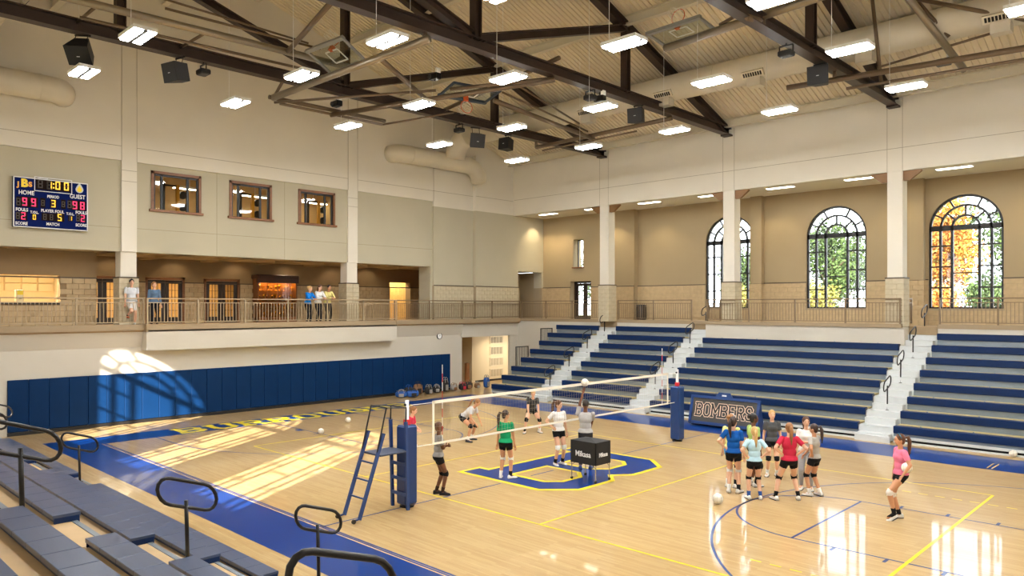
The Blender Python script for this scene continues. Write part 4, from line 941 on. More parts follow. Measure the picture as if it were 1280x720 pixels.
text_obj('Mikasa', .19, LOGOW, 'lettering', t, (0, -hy-.004, .68), (1, 0, 0), (0, 0, 1), bold=.003, width=.95); text_obj('Mikasa', .145, LOGOW, 'lettering', t, (hx+.004, 0, .68), (0, 1, 0), (0, 0, 1), bold=.003, width=.9)
# ================================================================== LETTERED SIGN
t = thing('lettered_sign', 'blue framed grey display sign lettered in outlined capitals before the bleachers', 'sign', (-.15, 8.75, 0)); hw = 1.3
SG = mat('sign_grey', (62, 60, 58), .45, var=.12, scale=1.5); lean = Vector((0, .24, .93)).normalized(); up = lean; nrm = Vector((1, 0, 0)).cross(up)   # points to -y
c0 = Vector((0, 0, .12)); HT = .95
MB().obox(c0+up*HT/2, ((1, 0, 0), up, nrm), (hw-.05, HT/2, .02)).build('panel', SG, t)
fr = MB(); fr.obox(c0, ((1, 0, 0), up, nrm), (hw, .05, .05)); fr.obox(c0+up*HT, ((1, 0, 0), up, nrm), (hw, .05, .05)); 
for s in (-1, 1): fr.obox(c0+up*HT/2+Vector((s*hw, 0, 0)), ((1, 0, 0), up, nrm), (.05, HT/2+.05, .05))
fr.build('frame', BLUEV, t)
for s in (-1, 1): MB().prism([(.0, .05), (.55, .05), (.3, 1.02), (.24, 1.06)], (s*hw-.02, 0, 0), (0, 1, 0), (0, 0, 1), .04).build('side_cheek', BLUEV, t)
MB().prism([(-.34, 0), (.34, 0), (.22, .16), (-.22, .16)], Vector((-.05, 0, .12))+up*(HT+.04)+Vector((0, .03, 0)), (1, 0, 0), up, .05).build('handle_hood', BLUEV, t)
B(-.12, .05, .22, .235, 1.12, 1.17).build('hood_tag', WHITE, t)
B(-hw, hw, .1, .5, .02, .1).build('foot_box', BLACK, t)
base_o = c0+up*.27-Vector((1.08, 0, 0))+nrm*.021
SGW = mat('sign_outline', (226, 196, 170), .6); SGD = mat('sign_letter', (38, 37, 37), .5)
block_text('BOMBERS', base_o, (1, 0, 0), up, .215, .44, .1, .105, SGW, 'letter_outline', t, .001); block_text('BOMBERS', base_o, (1, 0, 0), up, .215, .44, .1, .06, SGD, 'letter', t, .003)
# ================================================================== BALLS
BALLM = mat('volleyball_white', (236, 230, 216), .5, var=.03)
def ball(loc, label, R=.105):
    t = thing('volleyball', label, 'ball', loc)
    MB().ell((0, 0, R), (R, R, R), nu=24, nv=14).build('cover', BALLM, t, True)
    for ax in (0, 1, 2):
        for s in (-.35, .35):
            rr = math.sqrt(1-s*s)*R*1.003; pts = []
            for i in range(28):
                a = 2*PI*i/28; p = [rr*math.cos(a), rr*math.sin(a)]; p.insert(ax, s*R); pts.append((p[0], p[1], p[2]+R))
            MB().tube(pts, .0018, 4, closed=True).build('seam', mat('ball_seam', (150, 146, 138), .6), t)
    return t
ball((-9.37, -1.89, 0), 'white volleyball lying alone on the wooden floor near the end line'); ball((4.8, -.61, 0), 'white volleyball lying in front of the person in royal blue', .12)
ball((8.4, 10.0, 0), 'white volleyball lying against the foot of the bleachers'); ball((-7.3, 9.9-.1, 0), 'white volleyball beside the front row behind the net')
ball((-10.9, .2, 0), 'white volleyball seen beyond the referee ladder')
# ================================================================== BAGS BY THE MATS
BAGC = {'b': mat('bag_blue', (26, 82, 160), .6, var=.15), 'k': mat('bag_black', (30, 29, 31), .65, var=.15), 'g': mat('bag_grey', (150, 146, 140), .7, var=.1), 'n': mat('bag_brown', (128, 92, 62), .7, var=.1), 'r': mat('bag_red', (190, 44, 66), .6)}
def bag(loc, size, m, trim, rz, label, upright=False):
    t = thing('sports_bag', label, 'bag', loc, rz); L, W, H = size
    me = MB().bbox(-L/2, L/2, -W/2, W/2, 0, H, min(size)*.28).mesh('body')
    o = place('body', me, m, t, False); md = o.modifiers.new('round', 'SUBSURF'); md.levels = 1; md.render_levels = 1; me.polygons.foreach_set('use_smooth', [True]*len(me.polygons))
    for s in (-1, 1): MB().tube([(-L*.22, s*W*.42, H*.75), (-L*.18, s*W*.3, H*1.12), (0, s*W*.2, H*1.22), (L*.18, s*W*.3, H*1.12), (L*.22, s*W*.42, H*.75)], .014, 6).build('strap', trim, t)
    B(-L*.38, L*.38, -.006, .006, H*.97, H*.985+.01).build('zip', trim, t)
    MB().bbox(-L*.2, L*.2, -W/2-.03, -W/2+.02, H*.15, H*.6, .012).build('pocket', trim, t)
bag((-15.6, 6.3, 0), (.6, .3, .32), BAGC['b'], BAGC['g'], .9, 'bright blue sports bag at the ladder end of the bag row'); bag((-15.3, 6.75, 0), (.62, .32, .36), BAGC['b'], BAGC['k'], 1.3, 'blue sports bag standing proud of the bag row')
bag((-15.85, 6.95, 0), (.5, .3, .45), BAGC['k'], BAGC['b'], 1.5, 'black and blue sports bag against the mats'); bag((-15.9, 7.55, 0), (.5, .32, .55), BAGC['n'], BAGC['k'], 1.4, 'brown topped bag in the pile of bags')
bag((-15.75, 8.1, 0), (.45, .3, .4), BAGC['k'], BAGC['g'], 1.7, 'black bag with pale straps in the pile of bags'); bag((-15.9, 8.75, 0), (.45, .3, .36), BAGC['k'], BAGC['g'], 1.2, 'black bag with a white handle in the middle of the row')
bag((-15.95, 9.35, 0), (.4, .3, .62), BAGC['k'], BAGC['g'], 1.57, 'tall black backpack below the end of the mats'); bag((-15.9, 9.9, 0), (.45, .34, .34), BAGC['g'], BAGC['n'], 1.4, 'pale grey bag near the end of the mats')
bag((-15.85, 10.45, 0), (.45, .34, .36), BAGC['k'], BAGC['r'], 1.6, 'black bag with a red top by the doorway'); bag((-16.0, 11.0, 0), (.5, .34, .4), BAGC['k'], BAGC['n'], 1.3, 'plain black bag by the doorway jamb'); bag((-15.9, 11.55, 0), (.36, .3, .3), BAGC['n'], BAGC['g'], 1.3, 'small tan bag in front of the doorway'); bag((-15.7, 12.05, 0), (.36, .32, .58), BAGC['b'], BAGC['g'], 1.5, 'upright blue backpack in front of the doorway')
# ================================================================== PASSAGE GRILLES AND POST
GRL = mat('grille_cream', (222, 204, 168), .6)
for i, (z0, z1) in enumerate(((2.15, 2.6), (1.5, 2.0), (.85, 1.35), (.2, .7))):
    t = thing('wall_grille', ('louvred wall grille highest in the passage', 'louvred wall grille second from the top in the passage', 'louvred wall grille second from the floor in the passage', 'louvred wall grille lowest in the passage')[i], 'grille', (-18.3, 15.35, z0)); h = z1-z0
    f = MB(); f.box(0, .03, -.55, -.5, 0, h); f.box(0, .03, .5, .55, 0, h); f.box(0, .03, -.55, .55, h-.05, h); f.box(0, .03, -.55, .55, 0, .05); f.build('frame', GRL, t); B(0, .006, -.5, .5, .05, h-.05).build('back', DARKIN if i < 2 else mat('grille_back', (150, 130, 100), .8), t)
    for k in range(11): B(.006, .02, -.46+k*.092-.02, -.46+k*.092+.02, .05, h-.05).build('slat', GRL, t)
t = thing('rolled_tube', 'tall brown rolled tube leaning in the doorway', 'tube', (-17.3, 12.1, 0)); MB().cyl((0, 0, 0), (0, 0, 1.25), .14, n=16).build('roll', WOODD, t); MB().cyl((0, 0, 1.25), (0, 0, 1.26), .05, n=10).build('core', DARKIN, t)
# ================================================================== BALCONY FURNITURE
t = thing('litter_bin', 'dark brown slatted litter bin against the balcony wall', 'bin', (-9.35, 17.2, ZB)); MB().lathe([(.2, 0), (.23, .05), (.24, .78), (.22, .8), (.2, .78), (.19, .7)], n=20).build('body', mat('bin_brown', (58, 46, 36), .5), t, True); MB().lathe([(.25, .78), (.25, .83), (.17, .86), (.16, .83)], n=20).build('lid', BLACK, t)
for k in range(16): a = 2*PI*k/16; MB().box(-.012, .012, -.008, .008, .08, .74).build('slat', DARKIN, t, loc=(.242*math.cos(a), .242*math.sin(a), 0))
t = thing('trophy_case', 'lit wooden trophy case full of gold cups in the lobby', 'trophy case', (-21.2, 2.65, ZB)); w2 = 1.05
c = MB(); c.box(0, .06, -w2, w2, .1, 2.2); c.box(.0, .5, -w2, -w2+.06, 0, 2.2); c.box(0, .5, w2-.06, w2, 0, 2.2); c.box(0, .5, -w2, w2, 0, .22); c.build('carcass', WOODT, t)
MB().bbox(0, .58, -w2-.08, w2+.08, 2.1, 2.3, .03).build('cornice', mat('case_dark', (74, 44, 26), .4), t); B(.46, .58, -w2-.05, w2+.05, 1.9, 2.12).build('fascia', MATS['case_dark'], t); B(.28, .42, -w2+.1, w2-.1, 2.03, 2.06).build('lamp_box', emis('case_lamp', (255, 200, 110), 40), t)
GOLD = mat('trophy_gold', (226, 170, 60), .25, metal=.8)
for z in (.62, 1.05, 1.5): B(.06, .46, -w2+.06, w2-.06, z, z+.02).build('shelf', GLASSI, t)
for i in range(1, 4): B(.47, .5, -w2+i*w2/2-.02, -w2+i*w2/2+.02, .2, 2.05).build('stile', WOODT, t)
MB().add([(.48, -w2, .22), (.48, w2, .22), (.48, w2, 2.05), (.48, -w2, 2.05)], [(0,1,2,3)]).build('pane', GLASSI, t)
cupm = MB().lathe([(.05, 0), (.05, .03), (.015, .05), (.015, .12), (.05, .16), (.07, .24), (.06, .25)], n=12).mesh('trophy_cup')
for k, z in enumerate((.24, .64, 1.07, 1.52)):
    for i in range(9):
        o = tag(place('trophy_cup', cupm, GOLD, None, True, (-21.2+.25+.08*((i+k) % 2), 2.65-.86+i*.215, ZB+z)), 'gold trophy cup on the %s shelf of the lobby case' % ('bottom', 'second', 'third', 'top')[k], 'trophy', 'gold trophies in the lobby case'); s_ = .8+.5*((i*7+k*3) % 5)/5; o.scale = (s_, s_, s_)
t = thing('drinking_fountain', 'steel drinking fountain on the lobby wall', 'fountain', (-21.15, 6.75, ZB)); MB().bbox(0, .3, -.28, .28, .75, 1.0, .03).build('basin', ALU, t); MB().bbox(0, .12, -.28, .28, 1.05, 1.5, .02).build('back_plate', DGREY, t); MB().bbox(0, .3, .3, .75, .5, .75, .03).build('low_basin', ALU, t); MB().cyl((.1, 0, 1.0), (.1, 0, 1.06), .015).build('spout', CH, t)
t = thing('serving_counter', 'dark serving counter in the lit kitchen opening', 'counter', (-18.15, -8.7, 4.5)); MB().bbox(-.35, .25, -1.2, 1.2, -.06, 0, .01).build('top', mat('counter_dark', (44, 36, 30), .4), t); B(-.1, .05, -1.15, 1.15, -.2, -.06).build('apron', DARKIN, t)
t = thing('coffee_dispenser', 'small dispenser with a yellow panel on the serving counter', 'dispenser', (-18.15, -8.75, 4.5)); MB().bbox(-.14, .14, -.12, .12, 0, .46, .02).build('body', mat('dispenser', (226, 206, 160), .5), t); B(.14, .145, -.09, .09, .28, .42).build('panel', YE, t); B(.14, .2, -.03, .03, .14, .2).build('tap', BLACK, t); B(.0, .2, -.1, .1, 0, .03).build('tray', WHITE, t)
for i in range(8):
    y = -6.8-.55*(i % 4)-.3; z = 4.95+.32*(i//4)
    tag(MB().bbox(-.02, 0, -.25, .25, 0, .29, .008).build('kitchen_cupboard', mat('cupboard', (240, 228, 198), .5), None, loc=(-20.25, y-.3, z)), 'cream kitchen cupboard front on the %s row behind the serving opening' % ('lower', 'upper')[i//4], 'cupboard', 'kitchen cupboards')
# ================================================================== LOUDSPEAKERS AND DEVICES ON THE TRUSSES
SPK = mat('speaker_black', (30, 29, 30), .6); SPG = mat('speaker_grille', (32, 32, 34), .5)
def speaker(x, y, z, rz, tilt, label, s=1.0):
    s *= 1.04
    t = thing('loudspeaker', label, 'loudspeaker', (x, y, z), rz); R = Matrix.Rotation(tilt, 3, 'X')
    def P(u, v, w_): return R @ Vector((u*s, v*s, w_*s))
    a = [(-.3, -.26, -.27), (.3, -.26, -.27), (.3, -.26, .27), (-.3, -.26, .27)]; b = [(-.18, .26, -.25), (.18, .26, -.25), (.18, .26, .25), (-.18, .26, .25)]
    MB().add([P(*p) for p in a+b], [(0,1,2,3), (7,6,5,4), (0,4,5,1), (1,5,6,2), (2,6,7,3), (3,7,4,0)]).build('cabinet', SPK, t)
    MB().add([P(u*.93, -.268, w_*.93) for u, w_ in ((-.3, -.27), (.3, -.27), (.3, .27), (-.3, .27))], [(0,1,2,3)]).build('grille', SPG, t)
    MB().obox(P(0, -.27, -.02), (R @ Vector((1, 0, 0)), R @ Vector((0, 1, 0)), R @ Vector((0, 0, 1))), (.04, .004, .008)).build('badge', LOGOW, t)
    for u in (-.15, .15): MB().cyl(P(u, .1, .25), (u*s, .1*s, 11.92-z), .012, n=6).build('hanger', BLACKM, t)
    MB().bar((-.2*s, .1*s, 11.89-z), (.2*s, .1*s, 11.89-z), .04).build('yoke', BLACKM, t)
for a in ((-9.9, -9.1, 11.42, .9, .75, 'black loudspeaker tilted steeply on the scoreboard-wall truss'), (-9.9, -6.5, 11.42, .25, .2, 'black loudspeaker hung square on the scoreboard-wall truss'), (-9.9, 5.85, 11.36, 1.1, .35, 'black loudspeaker angled down near the corner of the scoreboard-wall truss'), (-9.9, 7.7, 11.46, .1, -.1, 'black loudspeaker next to the angled one near the corner', .9),
          (-3.05, 7.7, 11.5, .2, .1, 'grey faced loudspeaker below the middle truss', .95), (3.78, 7.6, 11.5, .15, .1, 'black loudspeaker below the truss on the pink player side')): speaker(*a)
def flood(x, y, label):
    t = thing('flood_lamp', label, 'lamp', (x, y, 11.62)); MB().bbox(-.2, .2, -.16, .16, -.09, .07, .03).build('head', SPK, t); f = MB(); f.bar((-.2, 0, 0), (-.2, 0, .22), .03); f.bar((.2, 0, 0), (.2, 0, .22), .03); f.bar((-.2, 0, .22), (.2, 0, .22), .04); f.build('yoke', BLACKM, t); MB().cyl((0, 0, .22), (0, 0, .3), .02).build('stem', BLACKM, t)
    B(-.16, .16, -.1, .1, -.1, -.085).build('lens', DGREY, t)
flood(-9.9, -5.7, 'small black flood lamp beside the square loudspeaker'); flood(-9.9, 4.9, 'small black flood lamp near the corner loudspeakers'); flood(-3.05, 4.85, 'small black flood lamp below the middle truss'); flood(3.78, 5.2, 'small black flood lamp on the truss by the pink player side')
# ================================================================== FOLDED BASKETBALL BACKSTOPS
CLEAR = glass('backboard_glass', (235, 240, 238), .12); RIM = mat('rim_orange', (214, 92, 40), .4)
def backstop(label, mast, board_c, bu, bv, rim_n, pipes, frame_m=mat('board_alloy', (150, 152, 152), .35, metal=.4)):
    t = thing('basketball_backstop', label, 'backstop', board_c); c = Vector(board_c); bu = Vector(bu).normalized(); bv = Vector(bv).normalized(); bn = bu.cross(bv)*rim_n
    W, H = .9, .55
    MB().obox((0, 0, 0), (bu, bv, bn), (W, H, .008)).build('board_glass', CLEAR, t)
    f = MB()
    for s in (-1, 1): f.obox(bv*s*H, (bu, bv, bn), (W+.03, .04, .03)); f.obox(bu*s*W, (bu, bv, bn), (.04, H, .03))
    f.build('board_frame', frame_m, t)
    f = MB()
    for s in (-1, 1): f.obox(bv*-.05+bu*s*.3+bn*.01, (bu, bv, bn), (.025, .22, .006))
    for s in (-1, 1): f.obox(bv*(-.05+s*.22)+bn*.01, (bu, bv, bn), (.3, .025, .006))
    f.build('target_square', WHITE, t); MB().obox(bv*-H, (bu, bv, bn), (W+.05, .06, .05)).build('bottom_pad', frame_m, t)
    rc = bv*-.3+bn*.38
    MB().tube([rc+bu*(.225*math.cos(a))+bn*(.225*math.sin(a)) for a in np.linspace(0, 2*PI, 21)[:-1]], .012, 6, closed=True).build('rim', RIM, t)
    MB().obox(bv*-.3+bn*.08, (bu, bv, bn), (.07, .06, .08)).build('rim_bracket', RIM, t)
    n = MB()
    for k in range(10):
        a0 = 2*PI*k/10
        for s in (-1, 1):
            a1 = a0+s*.6; n.cyl(rc+bu*(.22*math.cos(a0))+bn*(.22*math.sin(a0)), rc-bv*.38+bu*(.13*math.cos(a1))+bn*(.13*math.sin(a1)), .004, n=4)
    n.build('net', WHITE, t)
    for (p, q, r) in pipes:
        r *= 1.25; MB().cyl(Vector(p)-c, Vector(q)-c, r, n=12).build('frame_pipe' if r < .075 else 'mast', PIPEL if r > .1 else PIPE, t, True)
    return t
def winch(loc, label):
    t = thing('ceiling_winch', label, 'winch', loc); MB().bbox(-.2, .2, -.12, .12, -.1, .1, .02).build('motor', BLACKM, t); MB().cyl((-.12, -.16, 0), (-.12, .16, 0), .08, n=12).build('drum', DGREY, t); B(.1, .2, -.08, .08, .1, .26).build('box', WHITE, t)
    MB().cyl((0, 0, .1), (0, 0, 11.9-loc[2]), .03, n=8).build('clamp', BLACKM, t)
backstop('folded basketball backstop with glass board under the scoreboard-wall truss', None, (-7.0, -2.75, 12.1), (1, .06, 0), (0, .85, -.5), 1, [((-8.2, -11.5, 12.15), (-8.2, -1.4, 12.35), .085), ((-8.6, -9.5, 11.9), (-8.6, -2.5, 12.05), .035), ((-8.2, -7.5, 12.6), (-7.6, -3.0, 12.45), .03), ((-8.2, -2.2, 12.33), (-7.0, -2.6, 12.15), .04), ((-8.2, -9.8, 12.9), (-7.3, -3.6, 12.4), .025), ((-8.2, -6.4, 12.2), (-9.9, -6.4, 12.2), .035), ((-8.2, -3.8, 12.3), (-3.05, -5.4, 12.0), .06), ((-8.2, -9.2, 12.2), (-9.9, -9.2, 12.2), .035)])
backstop('folded main-court basketball backstop with dark padded board in mid roof', None, (-6.0, 1.9, 11.75), (.25, 1, 0), (1, -.25, .15), 1, [((-10.6, -3.0, 11.5), (-2.9, -2.5, 11.72), .09), ((-10.6, -3.15, 11.5), (-10.5, 1.6, 11.5), .06), ((-10.5, -2.8, 11.32), (-10.4, 1.4, 11.32), .04), ((-10.5, -.8, 11.3), (-3.0, 2.9, 11.8), .07), ((-10.5, -3.0, 11.32), (-5.8, .2, 11.45), .035), ((-10.5, 1.5, 11.35), (-8.2, 3.1, 11.7), .03), ((-5.8, 2.9, 11.65), (-6.9, 10.0, 11.6), .07), ((-5.5, 3.0, 11.9), (-6.6, 9.2, 11.75), .03), ((-5.2, 3.4, 12.2), (-6.4, 8.4, 11.9), .03), ((-9.9, 9.6, 11.62), (-3.0, 10.0, 11.82), .07), ((-9.6, 9.7, 11.45), (-4.6, 9.9, 11.55), .03), ((-10.55, -3.0, 11.5), (-9.9, -3.0, 11.95), .04), ((-3.05, -2.5, 11.7), (-3.05, -2.5, 11.95), .06), ((-6.0, 1.0, 11.7), (-3.05, 2.9, 11.85), .05), ((-9.9, 4.1, 12.3), (-3.05, 3.2, 12.6), .06), ((-3.05, 10, 11.8), (-3.05, 10, 11.95), .05), ((-9.9, 9.6, 11.6), (-9.9, 9.6, 11.95), .05), ((-5.0, -2.6, 11.65), (-7.6, 1.2, 11.75), .065)], mat('board_dark', (52, 66, 80), .45))
backstop('folded basketball backstop with clear board between two trusses', None, (1.15, 3.95, 12.55), (1, -.05, 0), (0, 1, -.12), 1, [((.45, 4.1, 12.3), (7.5, 3.35, 12.3), .095), ((3.2, 3.3, 12.35), (6.5, 3.0, 12.6), .06), ((3.9, 2.6, 11.9), (3.6, 4.4, 12.3), .07), ((2.4, 3.9, 12.45), (3.9, 3.7, 12.7), .04), ((3.78, 3.75, 12.25), (3.78, 3.75, 12.0), .05), ((2.3, 8.6, 11.65), (14, 10.3, 11.65), .075), ((4.0, 9.2, 11.4), (14, 10.6, 11.45), .04), ((7.15, 10.1, 11.5), (5.9, 7.6, 13.9), .085), ((5.0, 9.4, 11.4), (4.9, 8.8, 14.2), .045), ((6.0, 8.6, 13.6), (9.3, 9.6, 12.2), .05), ((5.0, 9.2, 12.9), (7.6, 9.4, 13.3), .03), ((4.9, 9.3, 11.9), (8.4, 9.8, 12.4), .03), ((6.2, 8.8, 13.5), (6.9, 9.4, 12.4), .04), ((3.78, 8.8, 11.65), (3.78, 8.8, 11.95), .05)])
winch((-10.4, -.6, 11.72), 'black hoist motor on the folded frame below the scoreboard-wall truss'); winch((-3.05, 10.0-4.6+.0, 12.0-.32), 'black hoist motor below the middle truss'); winch((-6.2, .5, 12.05), 'black hoist motor above the padded backboard'); winch((6.6, 10.0, 11.85), 'hoist motor with a white box on the pipe frame by the far duct')
# ================================================================== OUTSIDE
GRASS = mat('lawn', (104, 104, 58), .9, var=.2, scale=.5)
struct(B(-110, 90, YO+.5, 150, 1.9, 2.0).build('ground_far', GRASS), 'pale lawn outside the arched windows'); struct(B(-60, 60, -90, YN-.5, 1.9, 2.0).build('ground_near', GRASS), 'lawn outside the near windows')
BARK = mat('bark', (92, 76, 62), .9, var=.2, scale=8)
LEAFS = {'g': [mat('leaf_green', (62, 84, 36), .8), mat('leaf_dark', (38, 56, 28), .8)], 'o': [mat('leaf_orange', (150, 90, 28), .8), mat('leaf_gold', (164, 116, 42), .8)], 'y': [mat('leaf_lime', (116, 116, 46), .8), mat('leaf_pale', (138, 128, 64), .8)]}
def tree(x, y, h, r, kind, n, label, seed):
    g = np.random.default_rng(seed); t = thing('tree', label, 'tree', (x, y, 2.0), group='trees outside the windows'); ht = h*.3
    tr = MB(); tr.tube([(0, 0, -.1), (.05, 0, ht), (.1, .1, h*.62), (.0, .1, h*.85)], .2, 8, radii=[h*.024, h*.02, h*.013, h*.004])
    for k in range(9):
        a = g.uniform(0, 2*PI); z0 = ht+g.uniform(-.1, .5)*(h-ht); L = r*g.uniform(.6, .95)
        tr.tube([(.08, .05, z0), (L*.5*math.cos(a), L*.5*math.sin(a), z0+L*.3), (L*math.cos(a), L*math.sin(a), z0+L*.7)], .06, 5, radii=[h*.008, h*.005, h*.002])
    tr.build('trunk', BARK, t)
    for q in range(2):
        m = n//2; c = []
        cl = g.normal(size=(26, 3)); cl /= np.linalg.norm(cl, axis=1)[:, None]; cl = cl*g.uniform(.35, 1, (26, 1))*np.array([r*.85, r*.85, (h-ht)*.5])+np.array([0, 0, ht*.85+(h-ht)*.5])
        P = cl[g.integers(0, 26, m)]+g.normal(size=(m, 3))*r*.2
        u = g.normal(size=(m, 3)); u /= np.linalg.norm(u, axis=1)[:, None]; v = np.cross(u, g.normal(size=(m, 3))); v /= np.linalg.norm(v, axis=1)[:, None]
        s = (g.uniform(.12, .26, m)*(r/3)**.3)[:, None]
        V = np.concatenate([P-u*s, P-v*s*.55, P+u*s, P+v*s*.55]).reshape(4, m, 3).transpose(1, 0, 2).reshape(-1, 3)
        me = bpy.data.meshes.new('foliage'); me.from_pydata(V.tolist(), [], np.arange(4*m).reshape(m, 4).tolist()); me.update(); tag(place('foliage', me, LEAFS[kind][q], t), kind='stuff')
TR = [(-6.4, 64, 13.0, 2.6, 'o', 6000, 'orange autumn tree seen through the arched window by the bright aisle'), (-11.5, 80, 16.5, 4.6, 'g', 6500, 'tall green tree flanking the orange autumn tree'), (-2.2, 76, 17, 4.4, 'g', 6500, 'tall green tree on the other flank of the orange autumn tree'), (-21.5, 74, 13, 3.8, 'g', 5500, 'full green tree behind the window with the lawn view'), (-17.6, 90, 14.5, 4.0, 'g', 5500, 'green tree between the lawn view and the orange tree'), (-17.5, 60, 5.0, 2.2, 'y', 2500, 'lime yellow shrub on the lawn'), (-30.5, 70, 10, 2.8, 'g', 4000, 'green tree outside the half-hidden arched window'), (-34.5, 62, 5.2, 2.2, 'y', 2500, 'pale yellow bush outside the half-hidden arched window'), (-24.5, 58, 4.4, 1.8, 'y', 2000, 'low pale bush at the edge of the lawn view'), (-58, 78, 11, 4.5, 'g', 3500, 'broad green tree far beyond the balcony door'), (-9.6, 57, 4.6, 1.9, 'g', 2500, 'dark green shrub between the lawn and the orange tree foot'), (-5.2, 56, 4.2, 1.9, 'o', 2500, 'low orange shrub at the orange tree foot'), (-2.4, 60, 5.4, 2.2, 'g', 2500, 'taller dark green shrub past the orange tree foot'), (-1.5, 92, 17, 4.8, 'g', 6000, 'far green tree behind the orange tree and its flanks'), (-24.5, 88, 13, 4.2, 'g', 5000, 'far green tree at the edge of the lawn view'), (7.5, 78, 15, 4.6, 'g', 4000, 'green tree beyond the last arched window')]
for i, a in enumerate(TR): tree(*a, 40+i)
hs = thing('house', 'white house with a grey gable roof far across the lawn', 'house', (-37.5, 92, 2.0)); B(-4, 4, -3, 3, 0, 3.4).build('wall', WHITE, hs); MB().prism([(-4.4, 0), (4.4, 0), (0, 2.6)], (0, -3.3, 3.4), (1, 0, 0), (0, 0, 1), -6.6).build('roof', mat('house_roof', (96, 92, 92), .8), hs)
for x in (-2.4, 0, 2.4): B(x-.5, x+.5, -3.05, -2.98, 1, 2.3).build('window', DGREY, hs)
# ================================================================== PEOPLE
def skin_mat(k): return mat('skin_'+k, {'l': (226, 178, 148), 't': (206, 152, 116), 'd': (116, 76, 54)}[k], .55, spec=.35)
def cloth(rgb): return mat('cloth_%d_%d_%d' % rgb, rgb, .8, var=.06, scale=14, spec=.2)
def ik(a, b, l1, l2, hint):
    a = Vector(a); b = Vector(b); d = b-a; L = d.length; mx = (l1+l2)*.999
    if L > mx: b = a+d*(mx/L); d = b-a; L = mx
    u = d/L; h = Vector(hint); h = (h-u*h.dot(u)).normalized(); c = (l1*l1-l2*l2+L*L)/(2*L); return a+u*c+h*math.sqrt(max(0, l1*l1-c*c)), b
ARM = {  # wrist (x outward, y forward, z above floor for a 1.7 m person standing), elbow hint
 'hang': ((.23, .04, .84), (.4, -1, 0)), 'hip': ((.16, -.03, 1.0), (1, -.55, .1)), 'cross': ((-.08, .2, 1.16), (.8, -.3, -.5)), 'front': ((.1, .3, .95), (.7, -.6, -.2)), 'knee': ((.18, .36, .6), (.6, -.5, .2)), 'rail': ((.05, .42, 1.11), (.7, -.2, -.6)), 'up': ((.17, .2, 2.08), (.6, .3, -.2)), 'ball': ((.3, .1, .95), (.8, -1, 0)), 'thigh': ((.2, .22, .83), (.4, -1, 0))}
